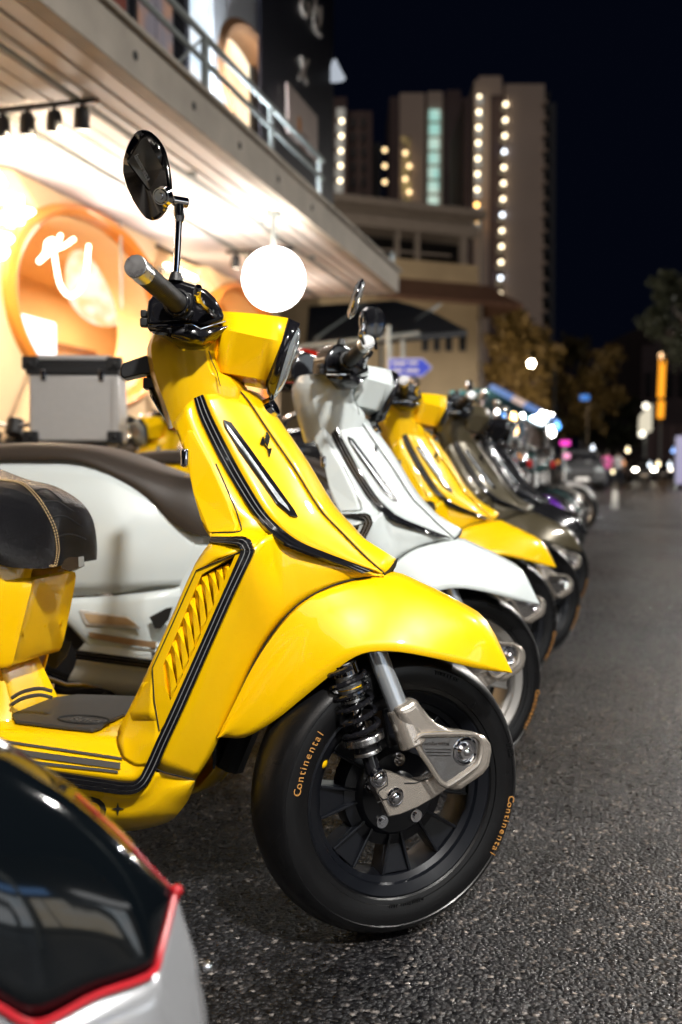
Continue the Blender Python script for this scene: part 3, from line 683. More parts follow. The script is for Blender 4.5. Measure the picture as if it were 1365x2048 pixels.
    put('damper_body', ring(.735, .84, .0235, .021), GLOSS, sh, sharp=30)
    put('damper_collar', ring(.81, .845, .0235, None, 20), STEEL, sh, bevel=.001)
    put('damper_eye', ring(.84, 1.03, .0125), GLOSS, sh, sharp=30)
    put('top_collar', ring(-.03, .07, .0245, .026), DCHR, sh, sharp=30)
    for f0, f1, m in ((.165, .19, WHTT), (.195, .205, YEL), (.235, .305, GLOSS)): put('damper_sticker', ring(f0, f1, .0209, None, 32), m, sh, sharp=30)
    lx = -y_*.0125 if (-y_)[0] > 0 else y_*.0125
    mbt = MB()
    for k, ch in enumerate('DAMPER'):
        an = (k-2.6)*.36; rad = x_*math.cos(an)+(lx/np.linalg.norm(lx))*math.sin(an); tn = -x_*math.sin(an)+(lx/np.linalg.norm(lx))*math.cos(an)
        q = on_axes(text_mb(ch, 1, .02), A+ax*Ln*.293+rad*.0211, tn*.0095, -ax*.0125, rad*.01); mbt.add(q.v, q.f)
    put('sticker_lettering', mbt, WHTT, sh, smooth=False)
def build_headset(t):
    hm = relm(Hf); hp = lambda x, y, v: np.array(Hf.P(x, y, v))
    def z0(p, dv=0, dz=0): q = np.array(p, float); q[1] = dv; q[2] += dz; return q
    # column part
    R_ = [(318,655),(303,690),(307,730),(316,768),(329,803),(347,856)]
    Fa = [(352,656),(360,700),(365,738),(370,780),(376,812),(386,842)]
    Fr = [(440,640),(428,700),(437,743),(455,752),(477,779),(474,832)]
    rows = []
    for i in range(6):
        r = hp(*R_[i], -.06); f = hp(*Fa[i], -.098+.004*i); q = hp(*Fr[i], -.088+.004*i)
        f2 = f*.5+q*.5; f2[1] = min(f[1], q[1])-.003
        fc = z0(q); fc[0] += .02
        rows.append([z0(r)+[-.012, 0, 0], r, f, f2, q, fc])
    hs = grid(rows, 3, 2, (0, -1, 0)); head = put('headset', MB().add(hs.v, hs.f).mirror(), YEL, t, hm, sharp=28)
    # headlight housing
    def station(a, b, c): a = hp(*a, -.058); b = hp(*b, -.094); c = hp(*c, -.066); return [z0(a, 0, .006), a, b, c, z0(c, 0, -.01)]
    s0 = station((440,622), (446,658), (430,742)); s1 = station((510,627), (510,672), (487,752)); s2 = station((577,636), (564,683), (533,761))
    hh = grid([s0, s1, s2], 2, 1, (0, -1, 0)); put('headlight_housing', MB().add(hh.v, hh.f).mirror(), YEL, head, smooth=True, sharp=20, solid=.003)
    for s in (s0,):
        back = MB().add(s + [p*[1, -1, 1] for p in reversed(s[1:-1])], [tuple(range(8))]); put('housing_back', back, YEL, head, smooth=False)
    b2 = station((601,647), (581,684), (547,790)); bz = grid([s2, b2], 1, 1, (0, -1, 0))
    for p in b2: p[1] *= .98
    put('headlight_bezel', MB().add(bz.v, bz.f).mirror(), GLOSS, head, smooth=True, sharp=20, solid=.004)
    cen = np.mean([b2[0], b2[4]], axis=0)
    def scl(s, k, fwd): return [cen+(p-cen)*k+np.array([fwd, 0, 0]) for p in s]
    l0 = scl(b2, .95, -.004); l1 = scl(b2, .8, .006); l2 = scl(b2, .45, .012); l3 = scl(b2, .02, .013)
    ln = grid([l0, l1, l2, l3], 3, 2, (1, 0, 0)); put('headlight_lens', MB().add(ln.v, ln.f).mirror(), GLASS, head, sharp=40)
    # seam on the dome
    put('seam', MB().tube([hp(x, y, -.0945) for x, y in ((418,702),(424,722),(434,743),(441,772))], .0009, 5), DARK, head)
    # switch gear cover, right and left
    c8 = lambda x, y, v: hp(230+x*.2857, 480+y*.2857, v)
    up_ = [(225,598),(222,520),(232,425),(335,292),(400,266),(470,282),(580,318),(640,345),(700,400),(745,475),(772,555),(600,618),(545,580),(400,592)]
    for s in (1, -1):
        fl = (lambda m: m) if s > 0 else (lambda m: m.flipped())
        k = 1 if s > 0 else 1
        cover = put('switch_housing', fl(MB().prism([c8(x, y, -.135) for x, y in up_], (0, .075, 0))), GLOSS, head, fix=True, bevel=.007, seg=3, sharp=50)
        lowp = [[c8(225,600,-.14), c8(400,594,-.145), c8(560,600,-.145), c8(600,622,-.142), c8(788,600,-.12)],
                [c8(248,642,-.135), c8(400,650,-.15), c8(560,660,-.15), c8(610,680,-.148), c8(786,612,-.12)],
                [c8(330,680,-.12), c8(410,705,-.13), c8(520,720,-.138), c8(610,725,-.135), c8(720,690,-.118)],
                [c8(400,712,-.1), c8(455,765,-.1), c8(560,772,-.1), c8(630,766,-.1), c8(680,730,-.1)]]
        put('switch_shroud', fl(grid(lowp, 2, 1)), GLOSS, head, solid=.003, sharp=25)
        put('housing_edge', fl(MB().tube([c8(225,603,-.141), c8(400,597,-.146), c8(545,592,-.146), c8(600,622,-.143), c8(775,568,-.128)], .0012, 6)), CHR, head)
        put('switch_block', fl(MB().cyl(hp(362,612,-.14), hp(352,602,-.165), .021, .023, 24).prism([c8(x, y, -.15) for x, y in ((400,340),(540,370),(545,430),(500,470),(560,500),(500,560),(400,540))], (0, .02, 0))), PLAS, head, fix=True, bevel=.003)
        put('switch_button', fl(MB().box(c8(205,520,-.12), (.01, .02, .012)).box(c8(205,580,-.12), (.012, .02, .014))), PLAS, head, bevel=.002)
        g0 = hp(362, 612, -.15); g1 = hp(289, 548, -.31); g2 = hp(271, 532, -.345); gd = (g1-g0)/np.linalg.norm(g1-g0)
        gr = MB(); prof = []
        nrib = 26
        pth = [g0+(g1-g0)*f for f in np.linspace(0, 1, nrib*3+1)]
        rs = [.0168-(.0007 if i % 3 == 0 else 0) for i in range(len(pth))]
        put('grip', fl(MB().tube(pth, rs, 24)), mat('grip rubber', (.006, .006, .006), .6, bump=.2, bscale=700), head, sharp=60)
        put('grip_collar', fl(MB().cyl(g0+gd*.012, g0+gd*.02, .0205, .02, 28)), GLOSS, head, bevel=.001)
        put('bar_end', fl(MB().cyl(g1+gd*.001, g2, .0172, .0172, 32)), STEEL, head, bevel=.0012)
        put('brake_lever', fl(MB().tube(crom([c8(700,530,-.13), c8(650,480,-.15), c8(600,440,-.175), c8(575,385,-.2), c8(588,325,-.215)], 4), [.0065]*16+[.005], 10)), CHR, head)
        # mirror: boss, stem, joint, shell
        m0 = hp(352, 568, -.13)
        put('mirror_boss', fl(MB().cyl(hp(352,562,-.13), hp(353,545,-.13), .0125, .0085, 18)), PLAS, head)
        st1 = hp(359, 425, -.13); stem = put('mirror_stem', fl(MB().cyl(hp(353,548,-.13), st1, .0056, .0056, 16)), CHR, head)
        put('stem_socket', fl(MB().cyl(hp(359,433,-.13), hp(358,410,-.13), .009, .0085, 18).cyl(hp(359,444,-.13), hp(359,433,-.13), .0065, .009, 18)), CHR, stem, sharp=35)
        put('joint_bar', fl(MB().cyl(hp(345,401,-.135), hp(376,406,-.125), .0083, None, 20)), CHR, stem, bevel=.0015)
        put('joint_neck', fl(MB().cyl(hp(330,399,-.14), hp(348,401,-.134), .005, None, 14)), CHR, stem)
        # shell outline on a tilted plane
        ol = [(287,258),(300,262),(317,279),(328,299),(336,330),(341,362),(342,386),(338,412),(324,434),(310,444),(297,442),(284,427),(267,401),(254,372),(247,345),(248,320),(255,294),(267,270),(277,260)]
        c0 = hp(296, 350, -.155); nrm = np.array([-.25, -.9, -.28]); nrm /= np.linalg.norm(nrm)
        oc = np.array(Hf.loc(CAM))
        def onp(x, y, off=0):
            p = np.array(Hf.P(x, y, -.15)); d = p-oc; return oc+d*(((c0-oc)@nrm)/(d@nrm))+nrm*off
        ctr = np.array((294, 345)); dia = [(293,264),(331,334),(304,384),(258,322)]
        K = 60
        def polar(poly, th):
            p = np.array(poly, float)-ctr; d = np.array([math.cos(th), math.sin(th)]); best = 1
            for i in range(len(p)):
                a, b = p[i], p[(i+1) % len(p)]; e = b-a; den = d[0]*e[1]-d[1]*e[0]
                if abs(den) < 1e-9: continue
                tt = (a[0]*e[1]-a[1]*e[0])/den; u_ = (a[0]*d[1]-a[1]*d[0])/den
                if tt > 0 and -1e-6 <= u_ <= 1+1e-6: best = tt
            return best
        ths = [2*math.pi*k/K for k in range(K)]; ro = [polar(ol, a) for a in ths]
        ro = [(ro[k-1]+2*ro[k]+ro[(k+1) % K])/4 for k in range(K)]
        rd = [polar(dia, a) for a in ths]
        def rg(f, off, g=None): return [onp(ctr[0]+(f(k))*math.cos(ths[k]), ctr[1]+f(k)*math.sin(ths[k]), off) for k in range(K)]
        rings = [rg(lambda k: ro[k]*.97, -.012), rg(lambda k: ro[k], -.004), rg(lambda k: ro[k]*.985, .004), rg(lambda k: ro[k]*.93, .0085), rg(lambda k: max(min(rd[k], ro[k]*.9), 1), .0135), rg(lambda k: max(min(rd[k], ro[k]*.9)*.94, 1), .0085), rg(lambda k: 1, .008)]
        put('mirror_shell', fl(MB().loft(rings)), DCHR, stem, fix=True, sharp=28)
        put('mirror_glass', fl(MB().add(rg(lambda k: ro[k]*.9, -.0125), [tuple(range(K))])), CHR, stem, smooth=False)
        bcn = onp(328, 392, .010)
        xx = np.cross(nrm, [0, 0, 1]); xx /= np.linalg.norm(xx); yy = np.cross(xx, nrm)
        bs = MB()
        for r0, r1, h0, h1 in ((.018, .0135, -.004, .005), (.0125, .010, .004, .0075), (.006, .005, .005, .012)): bs.cyl(bcn+nrm*h0, bcn+nrm*h1, r0, r1, 28)
        put('mirror_boss_ring', fl(bs), CHR, stem, sharp=40)
        o = onp(277, 305, .0088); ex = onp(310, 365, .0088)-o
        tx = text_mb('lambretta', .3, .02); ext = np.linalg.norm(ex)
        if s > 0: put('mirror_lettering', on_axes(tx, onp(272, 312, .0086), ex*.72, np.cross(nrm, ex)*.72, nrm*.04), STEEL, stem, smooth=False)
    # phone holder behind the headset
    ph = put('phone_holder', MB().prism([hp(x, y, .0) for x, y in ((241,738),(246,726),(290,711),(302,708),(304,748),(286,748),(248,757),(241,750))], (0, .06, 0)).tube([hp(300,735,.03), hp(310,790,.03), hp(330,825,.02)], .009, 10).box(hp(305,768,.03), (.03, .04, .02)), PLAS, head, fix=True, bevel=.003)
    put('cable', MB().tube(crom([hp(300,770,.02), hp(312,800,.0), hp(322,818,.01), hp(345,850,.02)], 5), .005, 8), GLOSS, head)
# ================================================================== the place
GZ = -.013
def quad(a, b, c, d): return MB().add([a, b, c, d], [(0, 1, 2, 3)])
# ---- ground
PAVE = mat('paving concrete', (.16, .15, .14), .7, noise=.3, nscale=6, bump=.3, bscale=60)
PAINTW = mat('road marking paint', (.34, .34, .32), .5, noise=.25, nscale=12)
EARTH = mat('far ground', (.045, .043, .04), .8)
struct(put('ground', quad((-500, -60, GZ-.03), (700, -60, GZ-.03), (700, 800, GZ-.03), (-500, 800, GZ-.03)), EARTH))
SM = S.mat()
def sm(o): o.matrix_world = SM; return o
struct(sm(put('road', quad((-8, -13, GZ), (140, -13, GZ), (140, 2.95, GZ), (-8, 2.95, GZ)), ASPH)))
struct(sm(put('pavement', MB().box((20, 6.0, GZ+.05), (64, 6.0, .14)), PAVE, bevel=.01)))
struct(sm(put('lane_marking', quad((21, -.07, GZ+.004), (70, -.07, GZ+.004), (70, .09, GZ+.004), (21, .09, GZ+.004)), PAINTW)))
for k in range(6):
    struct(sm(put('lane_dash', quad((14+k*9, -5.1, GZ+.004), (17+k*9, -5.1, GZ+.004), (17+k*9, -4.98, GZ+.004), (14+k*9, -4.98, GZ+.004)), PAINTW)))
# ---- the shop with its lit canopy
WALLW = mat('cream render', (.72, .52, .32), .75, noise=.06, nscale=3, bump=.2, bscale=40)
WALLO = mat('orange interior paint', (.8, .56, .3), .7, noise=.12, nscale=2)
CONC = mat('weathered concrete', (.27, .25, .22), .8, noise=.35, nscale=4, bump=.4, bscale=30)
BOARD = mat('painted soffit board', (.84, .78, .73), .55, noise=.08, nscale=5)
RING = mat('orange ring frame', (.72, .25, .035), .35, 0, .4)
RINGD = mat('brown ring frame', (.34, .17, .08), .5)
METG = mat('galvanised grey paint', (.33, .36, .35), .45, .3, noise=.15, nscale=8)
DARKW = mat('dark cladding', (.02, .02, .026), .5, noise=.3, nscale=3)
GL_WARM = emis('warm lit pane', (1, .62, .3), 1.6, 1, 1.6, (1, .86, .62))
GL_WHITE = emis('white lamp glass', (1, .95, .88), 22)
NEON = emis('warm white neon', (1, .9, .72), 8)
LANT = emis('paper lantern', (1, .66, .3), 1.15, 1, 5, (1, .93, .75))
COOL = emis('cool white lamp', (.75, .9, 1), 5)
SCREEN = emis('lit screen', (.95, .95, 1), 2.2)
shop = tag(empty('shop_building', S), 'two storey shop with a glowing warm canopy and round orange windows', 'building')
EX = 1.6
def wall_holes(s0, s1, w0, w1, v, holes):
    m = MB(); holes = sorted(holes); cur = s0
    for hs_, hw, r in holes:
        a = r*1.12*EX
        for x0, x1, z0_, z1_ in ((cur, hs_-a, w0, w1), (hs_-a, hs_+a, w0, max(w0, hw-a)), (hs_-a, hs_+a, min(hw+a, w1), w1)):
            if x1-x0 > 1e-3 and z1_-z0_ > 1e-3: m.add([(x0, v, z0_), (x1, v, z0_), (x1, v, z1_), (x0, v, z1_)], [(0, 1, 2, 3)])
        n = 64; ci = []; sq = []
        for k in range(n):
            th = 2*math.pi*k/n; c, s_ = math.cos(th), math.sin(th); f = a/max(abs(c), abs(s_))
            ci.append((hs_+r*c*EX, v, hw+r*s_)); sq.append((hs_+f*c, v, min(hw+f*s_, w1)))
        m.add(ci+sq, [(k, (k+1) % n, n+(k+1) % n, n+k) for k in range(n)]); cur = hs_+a
    m.add([(cur, v, w0), (s1, v, w0), (s1, v, w1), (cur, v, w1)], [(0, 1, 2, 3)])
    return m
RV = 4.35; rc = S.P(150, 600, RV); r2c = S.P(470, 640, RV)
rings = [(7.6, 2.12, .80), (11.05, 2.2, .72)]
put('ground_wall', wall_holes(0, 12.15, GZ, 2.96, RV, rings), WALLW, shop, solid=.12, smooth=False)
def ringframe(c, r, v0, v1, th):
    n = 72; rg = []
    for k in range(n+1):
        a = 2*math.pi*k/n; ca, sa = math.cos(a), math.sin(a)
        rg.append([(c[0]+q*ca*EX, v, c[1]+q*sa) for q, v in ((r-th, v0), (r-th*.5, v0-.03), (r, v0), (r+.01, v0+.04), (r, v1), (r-th, v1))])
    return MB().loft(rg, cap=False)
for s_, w_, r_ in rings:
    w = put('round_window', ringframe((s_, w_), r_+.03, RV-.16, RV+.22, .075), RING, shop, sharp=40)
    put('inner_lining', ringframe((s_, w_), r_-.04, RV-.02, RV+.3, .03), WALLO, w, sharp=40)
# room behind the round windows
put('interior', MB().add([(3, 4.5, .3), (12.1, 4.5, .3), (12.1, 6.4, .3), (3, 6.4, .3), (3, 4.5, 2.93), (12.1, 4.5, 2.93), (12.1, 6.4, 2.93), (3, 6.4, 2.93)], [(0, 1, 2, 3), (7, 6, 5, 4), (2, 6, 7, 3), (1, 5, 6, 2), (0, 3, 7, 4)]), WALLO, shop, smooth=False)
def area(name, loc, target, size, e, col, parent=None, sy=None):
    l = bpy.data.lights.new(name, 'AREA'); l.energy = e; l.color = col; l.size = size
    if sy: l.shape = 'RECTANGLE'; l.size_y = sy
    else: l.shape = 'DISK'
    o = bpy.data.objects.new(name, l); COL.objects.link(o); o.location = loc
    o.rotation_euler = (Vector(target)-Vector(loc)).to_track_quat('-Z', 'Y').to_euler()
    if parent: o.parent = parent
    return o
for s_ in (5.6, 8.2, 10.6): area('room_light', (s_, 5.2, 2.85), (s_, 5.2, 0), .6, 75, (1, .74, .44), shop)
# soffit, slab edge
soff = shop
for k in range(7): put('soffit_board', MB().box((6.05, 2.79+k*.135, 3.0-.004*(k % 2)), (12.2, .114, .022)), BOARD, shop, smooth=False, bevel=.004)
put('soffit_batten', MB().box((6.05, 3.665, 2.985), (12.2, .03, .05)), METG, shop, smooth=False)
for k in range(8): put('soffit_panel', MB().box((.76+k*1.53, 4.0, 2.99), (1.51, .62, .02)), mat('white soffit panel', (.66, .62, .64), .6), shop, smooth=False, bevel=.003)
put('soffit_backing', MB().box((6.05, 3.5, 3.035), (12.2, 1.7, .02)), DARKW, shop, smooth=False)
CONCF = mat('concrete edge lightened as lit', (.42, .37, .31), .75, noise=.3, nscale=4, bump=.4, bscale=30)  # lighter copy of the concrete, lamp light put into the colour
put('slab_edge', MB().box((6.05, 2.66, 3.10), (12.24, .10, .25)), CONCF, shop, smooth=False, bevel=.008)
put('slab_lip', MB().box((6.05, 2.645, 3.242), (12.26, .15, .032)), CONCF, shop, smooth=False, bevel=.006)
put('slab_end', MB().box((12.2, 3.5, 3.10), (.06, 1.6, .25)), CONC, shop, smooth=False)
put('slab', MB().box((6.05, 3.55, 3.17), (12.2, 1.66, .09)), CONC, shop, smooth=False)
for s_ in (5.15, 5.95, 6.75, 7.6, 8.5): put('drain_hole', MB().cyl((s_, 2.612, 3.1), (s_, 2.605, 3.1), .026, None, 16), DARK, shop)
put('corner_post', MB().box((12.1, 2.68, 3.36), (.05, .05, .2)), METG, shop, smooth=False)
put('wall_conduit', MB().cyl((7.98, 4.2, 2.2), (7.98, 4.2, 2.97), .012), METG, shop)
put('ceiling_pipe', MB().cyl((3, 3.05, 2.955), (12, 3.05, 2.955), .014, None, 8), METG, shop)
for s_ in (5.4, 6.9, 8.4, 9.9): put('pipe_clip', MB().box((s_, 3.05, 2.97), (.05, .06, .04)), METG, shop, smooth=False)
for x0, x1 in ((3.2, 6.05), (8.85, 9.65)):
    cove = put('cove_light', MB().box(((x0+x1)/2, 4.24, 2.72), (x1-x0, .06, .05)), METG, shop, smooth=False)
    put('cove_tube', MB().box(((x0+x1)/2, 4.205, 2.765), (x1-x0-.1, .04, .03)), emis('cove tube', (1, .78, .55), 12), cove, smooth=False)
for s_ in (6.6, 7.5, 8.4, 11.0): area('soffit_fill', (s_, 3.9, 2.55), (s_, 3.4, 3.0), .35, 9, (1, .9, .82), shop)  # added lamps without fixtures, brightening the soffit
# upper storey
UV = 3.4
uc = (9.02, 4.36, .62)
put('upper_wall', wall_holes(0, 9.6, 3.2, 8.2, UV, [(9.0-.05, 4.32, .56)]), mat('upper white render', (.6, .62, .66), .7, noise=.05, nscale=2), shop, solid=.1, smooth=False)
w = put('round_window', ringframe((8.95, 4.32), .58, UV-.1, UV+.16, .1), RINGD, shop, sharp=40)
put('pane', MB().add([(8.95+.5*EX*math.cos(2*math.pi*k/48), UV+.1, 4.32+.5*math.sin(2*math.pi*k/48)) for k in range(48)], [tuple(range(48))]), GL_WARM, w, smooth=False)
def up_window(x0, x1, y0, y1, m, fm, name='window'):
    a = S.P(x0, y1, UV-.02); b = S.P(x1, y1, UV-.02); z1 = S.P((x0+x1)/2, y0, UV)[2]
    z0_ = min(a[2], b[2]); z0_ = max(z0_, 3.24)
    f = put(name, MB().box(((a[0]+b[0])/2, UV-.03, (z0_+z1)/2), (b[0]-a[0], .06, z1-z0_)), fm, shop, smooth=False, bevel=.004)
    for q in (0, 1):
        c0 = a[0]+(b[0]-a[0])*(.06+.46*q); c1 = a[0]+(b[0]-a[0])*(.48+.46*q)
        put('pane', MB().box(((c0+c1)/2, UV-.063, (z0_+z1)/2), (c1-c0, .012, (z1-z0_)*.92)), m, f, smooth=False)
    return f
up_window(365, 414, -140, 200, emis('cool lit pane', (.7, .86, 1), 1.1, 1, 3, (1, 1, 1)), METG)
up_window(262, 338, -160, 140, emis('dim orange pane', (.9, .42, .2), .35, 1, 2.5, (.35, .3, .34)), DARKW)
up_window(150, 245, -260, 40, emis('dark red pane', (.5, .08, .03), .2, 1, 2.5, (.06, .04, .05)), DARKW)
put('wall_strip', MB().box((S.P(352, 40, UV)[0], UV-.05, 5.6), (.09, .1, 4.6)), DARKW, shop, smooth=False)
put('balcony_lamp', MB().ball(S.P(399, 190, 3.2), .035, 14, 10), COOL, shop)
area('balcony_light', (7.7, 3.2, 3.36), (8.3, 3.36, 5.2), .2, 120, (.86, .93, 1), shop)
put('end_wall', MB().box((10.75, 5.2, 5.75), (2.85, 3.5, 4.9)), DARKW, shop, smooth=False)
put('roof_slab', MB().box((5.5, 5.3, 8.25), (13, 4.2, .12)), CONC, shop, smooth=False)
put('upper_fill', MB().box((4.8, 5.2, 5.8), (9, 3.2, 4.7)), WALLW, shop, smooth=False)
# things on the shop front
rail = tag(empty('balcony_railing', S), 'grey steel balcony railing along the top of the concrete canopy edge', 'railing')
for w_, r_ in ((3.75, .024), (3.58, .02)): put('rail', MB().cyl((2, 2.74, w_), (9.3, 2.74, w_), r_, None, 10), METG, rail)
for s_ in (2.3, 3.68, 5.06, 6.44, 7.8, 9.17): put('post', MB().box((s_, 2.74, 3.51), (.05, .04, .49)), METG, rail, smooth=False, bevel=.003)
for s_ in (5.06, 6.44): put('brace', MB().cyl((s_-.6, 2.745, 3.28), (s_-.02, 2.745, 3.73), .01, None, 8), METG, rail)
ban = tag(empty('banner', S), 'tall black banner with pale script and an X on the upper wall', 'banner')
b0 = S.P(520, 330, 3.27); b1 = S.P(659, 330, 3.27)
put('cloth', MB().box(((b0[0]+b1[0])/2, 3.27, 5.75), (b1[0]-b0[0], .03, 4.9)), mat('black banner vinyl', (.012, .012, .018), .4, noise=.3, nscale=3, bump=.3, bscale=3), ban, smooth=False)
PALE = mat('pale lettering', (.5, .44, .38), .6)
def strokes(name, polys, v, m, par, r, flat=None):
    for pl in polys: put(name, MB().tube(crom([S.P(x, y, v) for x, y in pl], 4), r, 8), m, par)
strokes('letter_stroke', [[(602,113),(606,138),(613,168)], [(616,122),(607,140),(598,158)]], 3.245, PALE, ban, .024)
strokes('letter_stroke', [[(605,2),(603,12),(606,26),(614,32),(618,20),(615,6)], [(624,-20),(630,0),(630,22),(626,40)], [(640,14),(640,40),(636,52),(627,50)], [(627,50),(632,62),(642,72)]], 3.245, PALE, ban, .024)
pos = tag(empty('poster', S), 'beige poster board with an orange mark hung on the black banner', 'poster')
q = [S.P(574, 168, 3.22), S.P(633, 222, 3.22)]
pz0 = S.P(574, 265, 3.22)[2]; pz1 = S.P(574, 165, 3.22)[2]
put('board', MB().box(((q[0][0]+q[1][0])/2, 3.22, (pz0+pz1)/2), (q[1][0]-q[0][0], .03, pz1-pz0)), mat('beige poster paper', (.5, .4, .35), .6, noise=.1, nscale=6), pos, smooth=False)
put('mark', MB().ball(S.P(600, 250, 3.2), .07, 14, 10, (1, .1, 1.3)), mat('orange print', (.5, .22, .08), .6), pos)
for k in range(4):
    c = S.P(606, 268+k*9, 3.2); put('text_line', MB().box((c[0], 3.2, c[2]), (.36-.05*k, .006, .022)), mat('brown print', (.2, .1, .07), .6), pos, smooth=False)
lc = S.P(670, 140, 3.3)
wl = tag(empty('wall_lamp', S), 'white cone lamp on the corner of the black banner', 'lamp')
put('shade', MB().tube([lc+[0, 0, .12], lc+[0, 0, .05], lc+[0, 0, -.1]], [.02, .05, .13], 18), emis('cone lamp glow', (.8, .88, 1), .55), wl)
put('arm', MB().cyl(lc+[0, .2, .12], lc+[0, 0, .12], .012), METG, wl)
# globe, track lights, neon
gw = S.P(548, 558, 2.84); gl = tag(empty('globe_lamp', S), 'big glowing white globe lamp hanging under the canopy edge', 'lamp')
put('globe', MB().ball(gw, .262, 40, 24), GL_WHITE, gl)
put('stem', MB().cyl(gw+[0, 0, .25], (gw[0], gw[1], 2.985), .02).cyl((gw[0], gw[1], 2.95), (gw[0], gw[1], 2.985), .07, None, 20), METG, gl)
for nm, px, s_, vs in (('row of black spotlights on a rail under the near canopy', 0, 6.48-.12, [3.95, 3.75, 3.56, 3.36, 3.17]), ('row of small black spotlights on a rail beside the globe lamp', 1, 9.25, [3.62, 3.45, 3.28, 3.12])):
    tk = tag(empty('track_light', S), nm, 'spotlight', 'spotlight rails under the canopy')
    s_ = s_ if px else S.P(100, 238, 3.3)[0]*1.0
    if px == 0: s_ = 5.28; vs = [3.72, 3.55, 3.38, 3.2, 3.02]
    put('rail', MB().box((s_, (vs[0]+vs[-1])/2, 2.93), (.03, vs[0]-vs[-1]+.2, .03)), PLAS, tk, smooth=False)
    for v_ in vs:
        h = put('spot_head', MB().cyl((s_, v_, 2.925), (s_, v_, 2.90), .012).tube([(s_-.01, v_, 2.90), (s_+.0, v_, 2.87), (s_+.03, v_+.02, 2.79)], [.035, .045, .048], 16), PLAS, tk)
        put('lens', MB().cyl((s_+.03, v_+.02, 2.789), (s_+.031, v_+.021, 2.786), .042, None, 16), NEON, h)
    for v_ in vs[::2]:
        area('spot', (s_+.05, v_+.02, 2.76), (s_+.8, 4.35, 1.2),   .08, 30, (1, .8, .56), tk)
n1 = tag(empty('neon_sign', S), 'white neon squiggle sign hanging inside the big round window', 'neon sign')
NV = 4.25
for pl in ([(78,522),(98,500),(112,494),(122,470)], [(92,505),(95,485),(108,480),(104,500),(92,512),(78,524)], [(104,500),(128,492),(148,478)], [(108,500),(114,540),(122,572),(140,592),(160,580),(172,548),(178,490)]):
    put('tube', MB().tube(crom([S.P(x, y, NV) for x, y in pl], 5), .015, 8), NEON, n1)
n2 = tag(empty('neon_letters', S), 'thick white glowing letters at the far left of the shop wall', 'neon sign')
for pl in ([(-60,400),(-10,395),(30,400)], [(12,385),(14,430),(16,455)], [(34,392),(36,450)], [(-50,440),(0,436),(36,440)], [(-30,470),(10,478),(28,490),(16,505),(-30,512)], [(40,428),(62,428)], [(-40,340),(-8,355),(2,372)]):
    put('letter', MB().tube(crom([S.P(x, y, NV) for x, y in pl], 4), .045, 10), NEON, n2)
pl_ = tag(empty('paper_lantern', S), 'large glowing paper lantern seen through the big round window', 'lantern')
put('shade', MB().ball(S.P(212, 560, 4.95), .40, 28, 18, (1, 1, 1.15)), LANT, pl_)
put('cord', MB().cyl(S.P(212, 480, 4.95), (S.P(212, 480, 4.95)[0], 4.95, 2.92), .008), PLAS, pl_)
scn = tag(empty('menu_screen', S), 'white lit menu screen low inside the big round window', 'screen')
sp_ = S.P(75, 676, 4.8); put('panel', MB().box(sp_, (.55, .05, .34)), SCREEN, scn, smooth=False, bevel=.02)
put('stand', MB().box((sp_[0], 4.84, .9), (.06, .05, 1.2)), PLAS, scn)
ctr_ = tag(empty('counter', S), 'tall orange shop counter behind the round window', 'counter')
c_ = S.P(120, 690, 5.3); put('cabinet', MB().box((c_[0]+.1, 5.5, 1.1), (.9, .5, 1.75)), WALLO, ctr_, smooth=False, bevel=.01)
put('worktop', MB().box((c_[0]+.1, 5.5, 2.0), (.96, .56, .05)), RINGD, ctr_, smooth=False)
# ---- old house beyond the shop
HB = mat('beige house plaster', (.48, .37, .23), .8, noise=.3, nscale=.7, bump=.3, bscale=8)
HD = mat('dark window opening', (.012, .012, .014), .35)
HT = mat('brown eave tiles', (.16, .08, .05), .7, noise=.3, nscale=3)
HTR = mat('grey beige trim', (.26, .22, .19), .75, noise=.2, nscale=2)
p0 = at(640, 900, 40); p1 = at(955, 900, 42.8)
HF = Frame((p0[0], p0[1], 0), math.degrees(math.atan2(p1[1]-p0[1], p1[0]-p0[0])))
house = tag(empty('old_house', HF), 'old beige house with a long dark upper balcony opening and flat roof', 'house')
hP = lambda x, y, v=0: HF.P(x, y, v)
Lh = HF.loc(np.array([p1[0], p1[1], 0]))[0]; zr = hP(700, 398)[2]
HD_ = 16.0
def hbox(name, x0, x1, y0, y1, v0, v1, m, par=None, **k):
    a = hP(x0, y0, v0); b = hP(x1, y0, v0); z1 = a[2]; z0_ = hP(x0, y1, v0)[2]
    return put(name, MB().box(((a[0]+b[0])/2, (v0+v1)/2, (z0_+z1)/2), (b[0]-a[0], v1-v0, z1-z0_)), m, par or house, smooth=False, **k)
za = hP(700, 447)[2]; zb = hP(700, 508)[2]
put('wall', MB().box((Lh/2, HD_/2, (zb+GZ)/2), (Lh, HD_, zb-GZ)), HB, house, smooth=False)
put('upper_wall', MB().box((Lh/2, HD_/2+.8, (za+zb)/2), (Lh-.2, HD_-1.6, za-zb)), HD, house, smooth=False)  # balcony recess painted near black for its shade
put('lintel', MB().box((Lh/2, HD_/2, za+.22), (Lh+.06, HD_, .5)), HTR, house, smooth=False)
put('roof', MB().box((Lh/2, HD_/2, zr-.05), (Lh+.5, HD_+.6, .3)).box((Lh/2, HD_/2, (za+.47+zr)/2), (Lh-.2, HD_-.4, zr-za-.47)), HTR, house, smooth=False)
for x in (690, 797, 838, 930): a = hP(x, 480); put('balcony_post', MB().box((a[0], .15, (za+zb)/2), (.28 if x in (690, 930) else .16, .25, za-zb)), HTR, house, smooth=False)
put('balcony_rail', MB().box((Lh*.45, .1, zb+.32), (Lh*.75, .06, .08)), HTR, house, smooth=False)
ze = hP(850, 588, -.9)[2]
